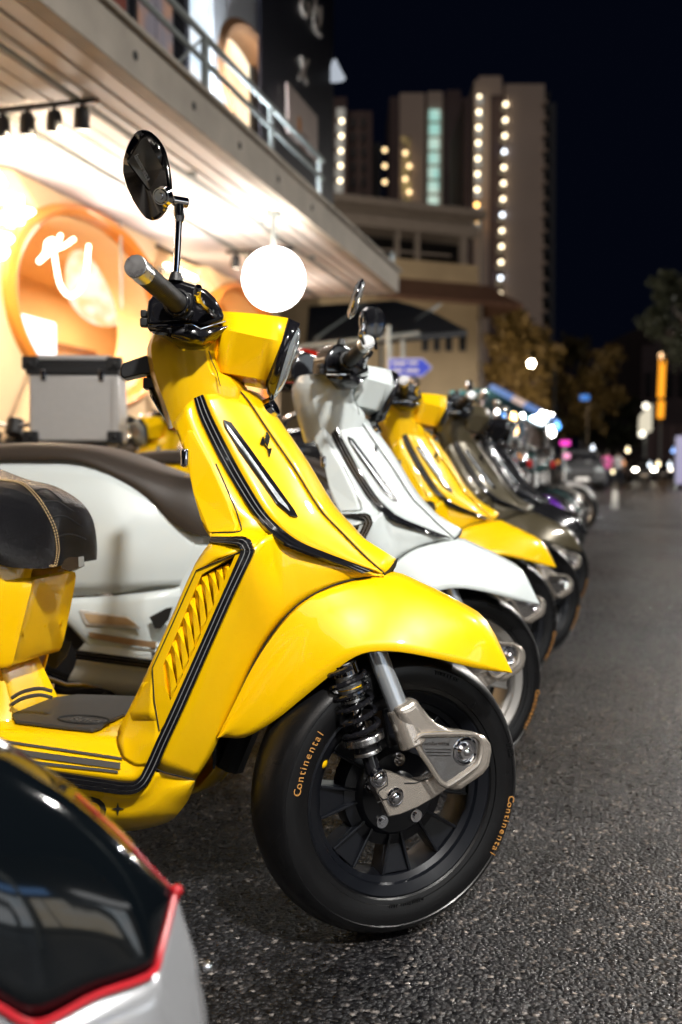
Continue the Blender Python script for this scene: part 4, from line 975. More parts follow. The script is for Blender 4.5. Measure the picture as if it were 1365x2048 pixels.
ev = MB().add([(Lh*.25, -1.6, ze-.25), (Lh+1.2, -1.6, ze-.25), (Lh+.4, .0, ze+.75), (Lh*.25, 0, ze+.75), (Lh*.25, -1.6, ze-.4), (Lh+1.2, -1.6, ze-.4), (Lh+.4, 0, ze+.6), (Lh*.25, 0, ze+.6)], [(0, 1, 2, 3), (7, 6, 5, 4), (0, 4, 5, 1), (1, 5, 6, 2), (3, 7, 4, 0)])
put('eave', ev, HT, house, smooth=False)
put('side_eave', MB().add([(Lh+1.3, -1.4, ze-.3), (Lh+1.3, HD_, ze-.3), (Lh, HD_, ze+.7), (Lh, 0, ze+.7)], [(0, 1, 2, 3)]), HT, house, smooth=False, solid=.15)
for x in (845, 868, 892, 920): hbox('window', x, x+13, 668, 702, -.06, .05, HD)
for x0, x1 in ((700, 735), (755, 790)): hbox('window', x0, x1, 540, 572, -.06, .05, HD)
for k, v_ in enumerate((2.5, 5.5, 8.5, 11.5)):
    f = put('side_window', MB().box((Lh+.02, v_, ze-2.6), (.12, 1.3, 1.6)), HTR, house, smooth=False)
    put('pane', MB().box((Lh+.07, v_, ze-2.6), (.06, 1.1, 1.4)), HD, f, smooth=False)
    f = put('side_window', MB().box((Lh+.02, v_, ze+2.0), (.12, 1.3, 1.4)), HTR, house, smooth=False)
    put('pane', MB().box((Lh+.07, v_, ze+2.0), (.06, 1.1, 1.2)), HD, f, smooth=False)
put('drain_pipe', MB().cyl((Lh+.12, -.05, GZ), (Lh+.12, -.05, zr), .07), HTR, house)
# ---- black street canopy and the low stall roofs
CANV = mat('black canvas', (.012, .013, .017), .6, noise=.3, nscale=2)
aw = tag(empty('black_awning'), 'black stretched awning on poles beyond the end of the canopy', 'awning')
D1 = 14.5
pts_ = [at(618, 612, D1+1.5), at(790, 600, D1+1.5), at(862, 622, D1+.8), at(935, 661, D1-.6), at(800, 672, D1-1.2), at(612, 690, D1-1.2)]
put('canvas', MB().add(pts_ + [(p[0], p[1], p[2]-.08) for p in pts_], [(0, 1, 2, 5), (2, 3, 4, 5), (11, 8, 7, 6), (11, 10, 9, 8)] + [(i, 6+i, 6+(i+1) % 6, (i+1) % 6) for i in range(6)]), CANV, aw, smooth=False, fix=True)
put('front_beam', MB().cyl(at(598, 694, D1-1.25), at(840, 668, D1-1.25), .045), METG, aw)
for x, y, d in ((640, 690, D1-1.2), (805, 672, D1-1.2), (780, 610, D1+1.4)):
    p = at(x, y, d); put('pole', MB().cyl(p, (p[0], p[1], GZ), .035), METG, aw)
for x, y, d in ((700, 640, D1), (850, 640, D1)):
    put('rib', MB().cyl(at(x-70, y+38, D1-1.1), at(x+30, y-32, D1+1.4), .02), METG, aw)
TEAL = mat('teal canvas', (.02, .09, .11), .6)
st_ = tag(empty('stall_awning'), 'teal market stall awning with an edge highlight painted as glow and bright bulbs beneath', 'awning')
D2 = 25
tp = [at(985, 776, D2+1.5), at(1108, 842, D2-2), at(1085, 852, D2-2.2), at(958, 800, D2-.5), at(900, 782, D2+1.5)]
put('canvas', MB().add(tp + [(p[0], p[1], p[2]-.1) for p in tp], [(0, 1, 2, 3, 4), (9, 8, 7, 6, 5)] + [(i, 5+i, 5+(i+1) % 5, (i+1) % 5) for i in range(5)]), TEAL, st_, smooth=False, fix=True)
for k in range(5):
    f0, f1 = k/5, (k+1)/5; a = np.array(tp[0]); b = np.array(tp[1])
    put('edge_strip', MB().cyl(a+(b-a)*f0, a+(b-a)*(f1-.02), .1), emis('highlight blue' if k != 2 else 'highlight pale', (.25, .45, 1) if k != 2 else (1, .75, .65), .55 if k != 2 else .7), st_)  # bluish highlight on the canvas edge drawn as glowing rods
for x, y, d in ((975, 800, D2), (1092, 850, D2-2)):
    p = at(x, y, d); put('pole', MB().cyl(p, (p[0], p[1], GZ), .03), METG, st_)
for k in range(3): put('back_panel', MB().box(np.array(at(985+k*28, 862, D2+1))*[1, 1, 1], (.33, .06, .7)), mat('blue stall cloth', (.06, .16, .26), .6), st_, smooth=False)
bl = emis('bare bulb', (1, .96, .9), 22); bl2 = emis('amber bulb', (1, .6, .2), 12); blb = emis('blue lamp', (.1, .4, 1), 4)
for x, y, m, r in ((1028, 835, bl2, .07), (1033, 862, bl2, .06), (1054, 846, bl, .05), (1078, 842, bl, .09), (1084, 833, bl, .08), (1104, 838, bl, .08), (1098, 856, bl, .09), (1103, 866, bl, .09), (1115, 853, blb, .08), (1046, 832, bl, .04), (994, 823, bl, .045), (1009, 830, blb, .04)):
    p = np.array(at(x, y, 23.5)); put('bulb', MB().ball(p, r, 14, 10).cyl(p+[0, 0, r*.8], p+[0, 0, r*1.6], r*.4), m, st_)
area('stall_light', at(1085, 835, 23.5), at(1085, 1000, 21), .5, 160, (.9, .95, 1), st_)
hl_ = tag(empty('street_lamp', None, (1.0, 25, GZ)), 'unseen lamp added behind the black awning to light the old house', 'street lamp', 'street lamps along the road')  # unseen lamp, added to brighten the house front
put('pole', MB().tube([(0, 0, 0), (0, 0, 4.2)], [.06, .045], 10), METG, hl_)
put('lamp_head', MB().box((0, .15, 4.2), (.3, .4, .1)), METG, hl_, bevel=.02)
area('lamp_light', (0, .42, 4.25), (2.2, 17, 3.6), .35, 800, (1, .86, .68), hl_)
# ---- blue arrow sign
sg = tag(empty('arrow_sign'), 'blue street name sign shaped like an arrow pointing to the road', 'sign')
D3 = 12.0
ap = [at(x, y, D3) for x, y in ((777, 716), (846, 716), (866, 735), (846, 755), (777, 752))]
put('board', MB().prism(ap, (0, .03, 0)), mat('sign white', (.55, .57, .75), .45), sg, fix=True, smooth=False)
ap = [at(x, y, D3-.012) for x, y in ((780, 719), (845, 719), (862, 735), (845, 751), (780, 749))]
put('face', MB().prism(ap, (0, .008, 0)), emis('sign blue', (.03, .09, .95), .55), sg, fix=True, smooth=False)  # face made to glow in place of light reflected off it
for k, (x0, x1, y) in enumerate(((786, 812, 727), (818, 836, 726), (786, 806, 741), (812, 838, 741))):
    a = at(x0, y, D3-.02); b = at(x1, y, D3-.02); put('lettering', MB().box((np.array(a)+b)/2, (b[0]-a[0], .006, .035)), WHTT, sg, smooth=False)
ps_ = at(777, 735, D3+.04); put('pole', MB().cyl((ps_[0], ps_[1], GZ), (ps_[0], ps_[1], ps_[2]+.5), .03), METG, sg)
# ---- towers
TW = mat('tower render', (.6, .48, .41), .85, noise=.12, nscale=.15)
TD = mat('tower shadow bay', (.13, .09, .09), .85, noise=.2, nscale=.2)  # darker copy of the render, shade put into the colour
TG = mat('tower shaded side', (.06, .065, .08), .8)  # shade of the side faces painted in as a dark tone
BAL = emis('balcony lamp', (1, .83, .55), 5); BALW = emis('balcony lamp white', (.85, .92, 1), 4.5); GREENP = emis('green lit pane', (.45, .85, .75), .75, 1, .25, (.75, .95, .8)); YELP = emis('dim yellow pane', (.8, .55, .2), .4, 1, .3, (.1, .07, .04))
def tbox(name, x0, x1, y0, d, dep, m, par, y1=None):
    a = at(x0, y0, d); b = at(x1, y0, d); zt = a[2]; zb_ = GZ if y1 is None else at(x0, y1, d)[2]
    return put(name, MB().box(((a[0]+b[0])/2, d+dep/2, (zt+zb_)/2), (b[0]-a[0], dep, zt-zb_)), m, par, smooth=False)
t3 = tag(empty('tower_block'), 'tallest tower block with two columns of balcony lights', 'building', 'tower blocks behind the old house')
tbox('core', 950, 1005, 160, 186, 30, TW, t3); tbox('crown', 958, 1003, 152, 189, 12, TW, t3)
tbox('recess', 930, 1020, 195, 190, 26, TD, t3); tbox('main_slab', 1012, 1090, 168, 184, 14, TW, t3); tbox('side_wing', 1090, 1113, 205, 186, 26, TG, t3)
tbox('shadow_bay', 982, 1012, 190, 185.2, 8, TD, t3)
for k in range(26):
    y = 195+k*32.2
    if y > 900: break
    tbox('balcony_slab', 1085, 1096, y+6, 183.2, 2.2, TW, t3, y+11)
    tbox('side_window', 1089, 1101, y-12, 185.4, .9, HD, t3, y+4)
for k in range(9):
    y = 188+k*31.2; p = at(961-k*.75, y, 183); r = .42 if k else .3
    put('balcony_light', MB().ball(np.array(p)+[0, 1.2, 0], r, 12, 8), BAL if k < 7 else emis('amber balcony lamp', (1, .55, .15), 6), t3)
    tbox('glow_wall', 955-k*.7, 967-k*.7, y+3, 185.6, .6, emis('balcony wall glow', (.9, .85, .75), .30), t3, y+20)  # lamp light on the wall painted as a faint glow
for k in range(22):
    y = 206+k*31.7
    if y > 640: break
    p = at(1013-k*.95, y, 183); put('balcony_light', MB().ball(np.array(p)+[0, .6, 0], .4, 12, 8), BALW if k % 4 == 3 else BAL, t3)
    tbox('glow_wall', 1004-k*.95, 1016-k*.95, y+4, 183.7, .4, emis('balcony wall faint glow', (.7, .55, .35), .22), t3, y+16)
t2 = tag(empty('tower_block'), 'middle tower block with a tall column of green lit windows', 'building', 'tower blocks behind the old house')
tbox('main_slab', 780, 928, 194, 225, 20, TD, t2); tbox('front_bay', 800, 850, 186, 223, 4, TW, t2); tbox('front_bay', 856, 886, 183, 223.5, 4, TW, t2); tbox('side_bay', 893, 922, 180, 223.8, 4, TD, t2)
for k in range(8):
    y = 219+k*28.8; tbox('window', 860-k*.5, 880-k*.5, y, 222.7, .5, GREENP, t2, y+21)
for k in range(5):
    y = 272+k*30; tbox('window', 804, 822, y, 222.7, .5, YELP, t2, y+22)
for k in range(4): p = at(811+(k % 2)*8, 306+k*26, 222); put('window_lamp', MB().ball(p, .5, 10, 8), emis('tiny amber lamp', (1, .7, .35), 3), t2)
t1 = tag(empty('tower_block'), 'farthest left tower block beside the black banner', 'building', 'tower blocks behind the old house')
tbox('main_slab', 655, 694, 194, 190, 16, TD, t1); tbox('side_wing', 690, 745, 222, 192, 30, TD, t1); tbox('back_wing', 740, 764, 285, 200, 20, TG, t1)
for k in range(7):
    y = 216+k*29.8; p = at(684-k*.8, y+26, 188.5)
    tbox('glow_wall', 674-k*.8, 690-k*.8, y, 189.6, .5, emis('balcony wall glow', (.9, .85, .75), .30), t1, y+20)  # same painted glow on the wall near each lamp
    if k < 6: put('balcony_light', MB().ball(p, .42, 12, 8), BAL, t1)
    for x in (702, 722): tbox('window', x, x+9, y+20, 191.5, .5, HD, t1, y+38)
for k in range(3): p = at(770, 300+k*32, 204); put('lamp', MB().ball(p, .45, 10, 8), emis('tiny amber lamp', (1, .7, .35), 3), t1)
# ---- trees: trunk with limbs, crown of many leaf-sized faces
BARK = mat('tree bark', (.07, .05, .035), .85, noise=.3, nscale=6)
def leafm(n, c): return mat(n, c, .6, noise=.5, nscale=1.2)
LEAF1 = leafm('brown green leaves', (.075, .06, .022)); LEAF2 = leafm('dark leaves', (.03, .036, .018))
def tree(label, base, h, blobs, nleaf, size, m):
    t = tag(empty('tree', None, base), label, 'tree', 'trees along the street')
    tr = [(0, 0, 0), (.1, 0, h*.25), (-.05, .1, h*.5), (.05, 0, h*.8)]
    put('trunk', MB().tube(tr, [.028*h, .022*h, .017*h, .008*h], 10), BARK, t)
    for bx, by, bz, br in blobs[:6]:
        put('limb', MB().tube(crom([(0, 0, h*.4), (bx*.5, by*.5, (h*.4+bz)/2+.2), (bx, by, bz)], 3), [.012*h]*3+[.008*h]*2+[.005*h]*2, 7), BARK, t)
    c = MB()
    for i in range(nleaf):
        b = blobs[i % len(blobs)]
        while True:
            d = np.array([rnd.gauss(0, 1) for _ in range(3)]); d /= np.linalg.norm(d)
            r = b[3]*(rnd.random()**.45)*(.75+.35*math.sin(d[0]*5+d[2]*4+b[0])); break
        p = np.array(b[:3])+d*r*[1, 1, .8]; a = np.array([rnd.gauss(0, 1) for _ in range(3)]); a /= np.linalg.norm(a)
        q = np.cross(a, [rnd.random(), rnd.random(), 1]); q /= np.linalg.norm(q); s_ = size*(.6+.8*rnd.random())
        c.add([p-a*s_, p+q*s_*.5, p+a*s_, p-q*s_*.5], [(0, 1, 2, 3)])
    o = put('crown', c, m, t, smooth=False, weld=False); return t
def tbase(x, d): p = at(x, 950, d); return (p[0], p[1], GZ)
def blobs_px(x0, d, lst): 
    b = tbase(x0, d); out = []
    for x, y, r in lst: p = at(x, y, d); out.append((p[0]-b[0], rnd.uniform(-1.2, 1.2), p[2]-GZ, r*d/FPX))
    return out
tree('brownish tree beside the house, in front of the tallest tower', tbase(1035, 62), 11, blobs_px(1035, 62, [(1030,640,45),(1010,690,50),(1060,680,55),(1040,740,60),(1000,740,45),(1085,720,45),(1050,800,55)]), 5200, .21, LEAF1)
tree('broad brown tree behind the bright street lamp', tbase(1125, 70), 10, blobs_px(1125, 70, [(1110,720,45),(1150,700,45),(1180,760,50),(1120,780,55),(1210,720,35),(1160,830,60),(1085,840,45),(1215,800,40)]), 5200, .23, LEAF1)
tree('dark low tree at the far end of the road', tbase(1215, 85), 8, blobs_px(1215, 85, [(1200,850,45),(1240,820,40),(1165,860,40),(1235,870,40),(1120,870,45)]), 3600, .26, LEAF2)
tree('dark tree leaning in from the far side of the road', tbase(1450, 30), 8, blobs_px(1450, 30, [(1330,640,45),(1380,600,60),(1350,560,40),(1400,700,60),(1450,620,70),(1310,610,25),(1290,640,18),(1360,690,35)]), 4200, .10, LEAF2)
# ---- visible and nearby street lamps
def street_lamp(label, base, h, arm, power, m=None, r=.12, warm=(1, .97, .92)):
    t = tag(empty('street_lamp', None, base), label, 'street lamp', 'street lamps along the road')
    put('pole', MB().tube([(0, 0, 0), (0, 0, h*.5), (0, 0, h)], [.07, .055, .045], 12), METG, t)
    put('arm', MB().tube([(0, 0, h-.05), (arm[0]*.5, arm[1]*.5, h+.12), (arm[0], arm[1], h+.1)], .03, 8), METG, t)
    hd = put('lamp_head', MB().box((arm[0], arm[1], h+.1), (.42, .42, .10)), METG, t, bevel=.03)
    put('lamp_glass', MB().box((arm[0], arm[1], h+.035), (.36, .36, .03)), m or emis('street lamp glass', (1, .95, .88), 10), hd, smooth=False)
    if power: area('lamp_light', (arm[0], arm[1], h+.0), (arm[0], arm[1], 0), .38, power, warm, t)
    return t
pl0 = at(1063, 727, 46)
t = tag(empty('street_lamp', None, (pl0[0]+1.6, pl0[1]+2.4, GZ)), 'small bright street lamp shining in front of the brown trees', 'street lamp', 'street lamps along the road')
DPOLE = mat('dark lamp post', (.02, .02, .02), .6)
put('pole', MB().tube([(0, 0, 0), (0, 0, pl0[2]+.3)], [.06, .04], 10), DPOLE, t)
put('arm', MB().cyl((0, 0, pl0[2]+.25), (-1.6, -2.4, pl0[2]+.22), .025), DPOLE, t)
put('lamp_glass', MB().ball((-1.6, -2.4, pl0[2]-GZ), .15, 14, 10), emis('bright lamp', (1, .9, .7), 70), t)
area('lamp_light', (-1.6, 3.2, pl0[2]-GZ-.3), (-1.6, 16, 3), .5, 1700, (1, .66, .36), t)
# ---- buildings and signs on the far side of the road
RB = tag(empty('dark_shophouse'), 'dark shophouse row on the far side of the road under the orange neon', 'building')
DKB = mat('dark shophouse wall', (.05, .035, .04), .8, noise=.3, nscale=.6)
tbox('wall', 1285, 1480, 690, 120, 25, DKB, RB); tbox('upper_storey', 1310, 1480, 640, 122, 20, DKB, RB)
for k in range(4): tbox('window', 1292+k*22, 1304+k*22, 745, 119.6, .5, HD, RB, 790); tbox('shop_opening', 1292+k*22, 1310+k*22, 850, 119.6, .5, TD, RB, 930)
on = tag(empty('orange_neon_sign'), 'tall vertical orange neon bar sign across the road', 'neon sign')
a_ = np.array(at(1326, 708, 100)); b_ = np.array(at(1322, 795, 100)); put('bar', MB().cyl(a_, b_, .32), emis('orange neon', (1, .36, .02), 1.5), on)
a2 = np.array(at(1323, 802, 100)); b2_ = np.array(at(1321, 836, 100)); put('bar', MB().cyl(a2, b2_, .32), emis('orange neon', (1, .36, .02), 1.5), on)
put('cap', MB().ball(at(1325, 712, 99.5), .35, 14, 10), emis('orange cap', (1, .6, .3), 3), on)
put('mast', MB().cyl((a_[0], 100.5, GZ), (a_[0], 100.5, a_[2]), .12), METG, on)
wsn = tag(empty('lit_sign'), 'slanted cream lit shop sign below the orange neon', 'sign')
q_ = [at(x, y, 95) for x, y in ((1281, 832), (1305, 808), (1304, 862), (1279, 872))]
put('panel', MB().prism(q_, (0, .4, 0)), emis('cream lit sign', (1, .9, .68), .8), wsn, fix=True, smooth=False)
pp = at(1291, 868, 95.2); put('post', MB().cyl((pp[0], 95.2, GZ), (pp[0], 95.2, pp[2]), .15), METG, wsn)
for x, y, rr_ in ((1285, 868, .3), (1292, 812, .3)): put('bulb', MB().ball(at(x, y, 94.5), rr_, 12, 8), emis('cream bulb', (1, .92, .75), 3), wsn)
bs_ = tag(empty('small_blue_sign'), 'small glowing blue sign far away in front of the dark trees', 'sign')
q_ = at(1170, 795, 58); put('panel', MB().box(q_, (.55, .1, .32)), emis('blue sign', (.03, .25, .8), .9), bs_, smooth=False, bevel=.05); put('post', MB().cyl((q_[0]+.2, 58.1, GZ), (q_[0]+.2, 58.1, q_[2]), .05), DPOLE, bs_)
pk = tag(empty('pink_sign'), 'small magenta glowing sign above the parked bikes', 'sign')
for y, m in ((886, (1, .03, .55)), (912, (1, .35, .6))):
    q_ = at(1131 if y < 900 else 1134, y, 34); put('panel', MB().box(q_, (.34 if y < 900 else .22, .06, .16)), emis('magenta %d' % y, m, 1.6), pk, smooth=False, bevel=.03)
q_ = at(1131, 886, 34); put('post', MB().cyl((q_[0], 34.1, GZ), (q_[0], 34.1, q_[2]), .03), METG, pk)
rs = tag(empty('lavender_banner'), 'pale lavender upright banner at the right edge of the road', 'banner')
q0 = at(1358, 872, 40); q1 = at(1352, 968, 40); put('cloth', MB().box(((q0[0]+q1[0])/2+.15, 40, (q0[2]+q1[2])/2), (.42, .05, q0[2]-q1[2])), emis('lavender banner', (.45, .42, .75), .55), rs, smooth=False); put('pole', MB().cyl((q0[0]-.1, 40.05, GZ), (q0[0]-.1, 40.05, q0[2]), .03), METG, rs)
ls_ = tag(empty('far_lights'), 'scattered far lights at the end of the road, built as bulbs on an added string', 'lights')  # far points of light, built as bulbs on an added wire
lpx = [(1163,944,'w'),(1180,926,'w'),(1184,911,'b'),(1186,897,'w'),(1206,949,'b'),(1227,943,'y'),(1247,927,'o'),(1256,901,'y'),(1300,931,'w'),(1317,929,'y'),(1340,931,'w'),(1347,902,'b')]
wire = [at(x, y-9, 52) for x, y, c in lpx]
put('wire', MB().tube(crom(wire, 3), .012, 6), PLAS, ls_)
lm_ = {'w': emis('string white', (.85, .92, 1), 3.5), 'b': emis('string blue', (.3, .5, 1), 2.5), 'y': emis('string yellow', (1, .82, .5), 5), 'o': emis('string orange', (1, .4, .15), 2)}
for x, y, c in lpx: p = np.array(at(x, y, 52)); put('bulb', MB().ball(p, .10, 12, 8).cyl(p+[0, 0, .08], p+[0, 0, .2], .03, None, 8), lm_[c], ls_)
for x in (1163, 1347): p = at(x, 880, 52.1); put('pole', MB().cyl((p[0], p[1], GZ), p, .04), DPOLE, ls_)
# ---- cars
def car(label, base, rz, paint, lights=None, group='cars far along the road', scale=1):
    t = tag(empty('car', None, base), label, 'car', group); t.rotation_euler = (0, 0, rz)
    prof = [(-2.1, .35), (-2.15, .8), (-1.9, 1.05), (-1.5, 1.12), (-1.1, 1.55), (.3, 1.6), (.95, 1.12), (1.9, .98), (2.15, .75), (2.1, .35)]
    rg = []
    for y, k in ((-.86, .9), (-.8, 1), (.8, 1), (.86, .9)):
        rg.append([(x, y*(1 if z < 1.15 else .84), .35+(z-.35)*k) for x, z in prof])
    put('body', MB().loft(rg), paint, t, fix=True, sharp=40, bevel=.03)
    put('windscreen', MB().add([(.36, -.62, 1.52), (.93, -.74, 1.14), (.93, .74, 1.14), (.36, .62, 1.52)], [(0, 1, 2, 3)]), GLOSS, t, solid=-.02)
    for sy in (-1, 1):
        put('side_window', MB().add([(.25, .70*sy, 1.5), (.8, .80*sy, 1.15), (-1.25, .80*sy, 1.15), (-1.0, .70*sy, 1.5)], [(0, 1, 2, 3)]), GLOSS, t, solid=.02)
        for x in (-1.3, 1.3):
            w = put('wheel', MB().lathe([(.2, -.09), (.3, -.1), (.33, -.06), (.33, .06), (.3, .1), (.2, .09)], 28, (x, .78*sy, .33)), TYRE, t); put('rim', MB().lathe([(.0, -.1), (.2, -.09), (.2, .09), (0, .1)], 20, (x, .78*sy, .33)), STEEL, w)
        put('headlight', MB().ball((2.08, .6*sy, .8), .13, 14, 10, (.6, 1.3, .8)), lights or GLASS, t)
        put('tail_light', MB().box((-2.12, .65*sy, .85), (.06, .3, .16)), REDL, t, bevel=.02)
        put('wing_mirror', MB().ball((.75, .95*sy, 1.15), .1, 10, 8, (.6, 1, .8)), paint, t)
    put('grille', MB().box((2.12, 0, .6), (.06, .9, .2)), PLAS, t); put('number_plate', MB().box((2.16, 0, .45), (.02, .5, .12)), WHTT, t, smooth=False)
    return t
def gp(x, y, w=GZ): r = ray(x, y); k = (w-CAM[2])/r[2]; return tuple(CAM+r*k)
def gd(x, d): p = at(x, 950, d); return (p[0], d, GZ)
GREYC = mat('grey car paint', (.12, .125, .135), .25, .6, .6); DKC = mat('dark car paint', (.03, .03, .035), .25, .3, .6)
HEADL = emis('headlight on', (1, .93, .78), 26)
car('grey car parked beyond the row of bikes', gd(1158, 40), R(-100), GREYC)
car('car facing the camera with both headlights on', gd(1282, 68), R(-100), DKC, HEADL)
car('dark car behind the one with bright headlights', gd(1318, 84), R(-98), DKC, emis('small headlight', (1, .9, .75), 9))
# ---- people far down the road
SKIN = mat('skin', (.42, .26, .18), .55); HAIR = mat('dark hair', (.015, .012, .01), .5); JEAN = mat('dark trousers', (.03, .035, .05), .7)
def person(label, base, rz, shirt, stride=.2, hgt=1.66):
    t = tag(empty('person', None, base), label, 'person', 'people walking on the road'); t.rotation_euler = (0, 0, rz)
    k = hgt/1.7
    vs = [(0,0,.95),(0,0,1.15),(0,0,1.38),(0,0,1.48),(0,.01,1.58),(0,.02,1.68), (.1,0,.9),(.11,stride*.5,.48),(.11,stride*.4,.08),(.11,stride*.4+.14,.03), (-.1,0,.9),(-.11,-stride*.4,.48),(-.11,-stride,.1),(-.11,-stride+.13,.04), (.19,0,1.36),(.24,-.04,1.1),(.25,.06,.86),(.25,.09,.76), (-.19,0,1.36),(-.24,.02,1.1),(-.25,.12,.88),(-.25,.16,.78)]
    ed = [(0,1),(1,2),(2,3),(3,4),(4,5),(0,6),(6,7),(7,8),(8,9),(0,10),(10,11),(11,12),(12,13),(2,14),(14,15),(15,16),(16,17),(2,18),(18,19),(19,20),(20,21)]
    rad = [.14,.13,.15,.055,.085,.08,.095,.065,.042,.035,.095,.065,.042,.035,.06,.045,.035,.035,.06,.045,.035,.035]
    me = bpy.data.meshes.new('body'); me.from_pydata([(x*k, y*k, z*k) for x, y, z in vs], ed, []); me.materials.append(SKIN); me.materials.append(shirt); me.materials.append(JEAN); me.materials.append(HAIR)
    o = bpy.data.objects.new('body', me); COL.objects.link(o)
    m = o.modifiers.new('skin', 'SKIN'); 
    for i, v in enumerate(me.skin_vertices[0].data if me.skin_vertices else []): v.radius = (rad[i]*k, rad[i]*k*.8)
    if not me.skin_vertices:
        pass
    m2 = o.modifiers.new('sub', 'SUBSURF'); m2.levels = 1; m2.render_levels = 1
    dg = bpy.context.evaluated_depsgraph_get(); dg.update()
    nm = bpy.data.meshes.new_from_object(o.evaluated_get(dg)); bpy.data.objects.remove(o)
    nm.materials.clear()
    for q in (SKIN, shirt, JEAN, HAIR): nm.materials.append(q)
    for p in nm.polygons:
        z = p.center.z/k; p.material_index = 3 if z > 1.62 or (z > 1.55 and p.center.y < 0) else (0 if z > 1.44 else (1 if z > .93 and not (abs(p.center.x) > .2*k and z < 1.05) else (0 if abs(p.center.x) > .2*k else 2)))
    nm.shade_smooth(); b = bpy.data.objects.new('body', nm); COL.objects.link(b); b.parent = t
    put('hair', MB().ball((0, -.005*k, 1.655*k), .098*k, 14, 10, (1, 1, .85)), HAIR, b)
    return t
PINK = mat('pink shirt', (.75, .12, .4), .7); WSH = mat('white shirt', (.6, .6, .62), .7); DSH = mat('navy shirt', (.04, .05, .1), .7)
person('person in a bright pink shirt standing on the road', gd(1214, 44), R(10), PINK, .15)
person('person in a white shirt walking beside the pink shirt', gd(1236, 46), R(-30), WSH, .3)
person('person in dark clothes beside the pink shirt', gd(1199, 47), R(60), DSH, .25)
person('person in white by the lit sign across the road', gd(1268, 70), R(0), WSH, .3)
# ================================================================== vehicles
scoot = build_scooter()
tag(scoot, 'nearest yellow scooter in sharp focus with a black stitched leather seat', 'scooter', 'retro scooters parked in a row')
def drop_left_mirror(root):
    for h in kids(root):
        if h.name.split('.')[0] == 'headset':
            st = [c for c in kids(h) if c.name.split('.')[0] == 'mirror_stem']
            st.sort(key=lambda c: -np.mean([v.co.y for v in c.data.vertices]))
            if st: bpy.data.objects.remove(st[0])
            ms = [c for c in bpy.data.objects if c.parent is None and c.type == 'MESH' and c.name.split('.')[0] in ('stem_socket', 'joint_bar', 'joint_neck', 'mirror_shell', 'mirror_glass', 'mirror_boss_ring')]
            for c in ms: bpy.data.objects.remove(c)
SEATB = mat('brown black seat vinyl', (.035, .026, .02), .5, bump=.15, bscale=600)
WRIM = mat('pale silver alloy', (.55, .53, .5), .3, .7)
def row_scooter(x, y, paint, label, extra=None, turn=0, head=-15.5, skip=('phone_holder', 'cable')):
    sw = {YEL: paint, LEA: SEATB}; sw.update(extra or {})
    c = copy_tree(scoot, sw, skip)
    if turn:
        for h in kids(c):
            if h.name.split('.')[0] == 'headset': h.matrix_local = relm(Hf) @ Matrix.Rotation(R(turn), 4, 'Z')
    c.matrix_world = Frame((x, y, 0), head).mat(); c['label'] = label; return c
row_scooter(.30, 2.58, WHT, 'white scooter second in the row with pale wheel rims', {RIMM: WRIM}, 22, -15.5, ('phone_holder', 'cable', 'mirror_stem'))
def white_mirrors():
    root = [o for o in COL.objects if o.get('label', '').startswith('white scooter second')][0]
    inv = Frame((.30, 2.58, 0), -15.5).mat().inverted(); w = lambda x, y, d: np.array(at(x, y, d))
    for kind in (0, 1):
        if kind == 0:
            d = 2.28; stem = MB().tube(crom([w(728, 690, d+.02), w(722, 668, d), w(731, 645, d), w(727, 622, d)], 4), .0055, 10)
            a, b = w(725, 562, d), w(700, 634, d)
            axis = (b-a)/np.linalg.norm(b-a); c = (a+b)/2; L_ = np.linalg.norm(b-a)/2; th = np.array([.8, .0, .25]); th /= np.linalg.norm(th); dp = np.cross(axis, th); dp /= np.linalg.norm(dp); th = np.cross(dp, axis)
            hl, hd, ht = L_, .055, .0085
        else:
            d = 2.62; stem = MB().tube([w(752, 700, d), w(748, 672, d)], .0055, 10)
            a, b = w(743, 615, d), w(748, 676, d); axis = (b-a)/np.linalg.norm(b-a); c = (a+b)/2; hl = np.linalg.norm(b-a)/2
            th = np.array([.15, -.95, .2]); th /= np.linalg.norm(th); dp = np.cross(axis, th); dp /= np.linalg.norm(dp); th = np.cross(dp, axis); hd, ht = .031, .012
        rg = []
        for f, h in ((.86, -1), (1, -.4), (1, .4), (.9, 1), (.5, 1.15), (.02, 1.2)): rg.append([c+axis*hl*f*math.cos(q)+dp*hd*f*math.sin(q)+th*ht*h for q in np.linspace(0, 2*math.pi, 36, endpoint=False)])
        st = put('mirror_stem', stem, CHR, root, inv)
        put('mirror_shell', MB().loft(rg), GLOSS if kind else SILV, st, fix=True)
        put('mirror_glass', MB().add([p-th*ht*.1 for p in rg[0]], [tuple(range(36))]), CHR, st, smooth=False)
        put('mirror_rim', MB().tube([c+axis*hl*math.cos(q)+dp*hd*math.sin(q) for q in np.linspace(0, 2*math.pi, 37)], ht*.45, 8, cap=False), CHR, st)
white_mirrors()
row_scooter(.55, 3.54, mat('yellow paint two', (.96, .565, .0008), .3, 0, .8, spec=.35), 'yellow scooter third in the row, partly behind the white one', turn=6, head=-16.5, skip=('phone_holder', 'cable', 'mirror_stem'))
row_scooter(.80, 4.20, OLV, 'dark olive scooter fourth in the row behind the second yellow one', turn=12, head=-13, skip=('phone_holder', 'cable', 'mirror_stem'))
row_scooter(1.10, 5.30, BLK, 'black scooter fifth in the row behind the olive one', turn=-14, head=-19, skip=('phone_holder', 'cable', 'mirror_stem'))
drop_left_mirror(scoot)
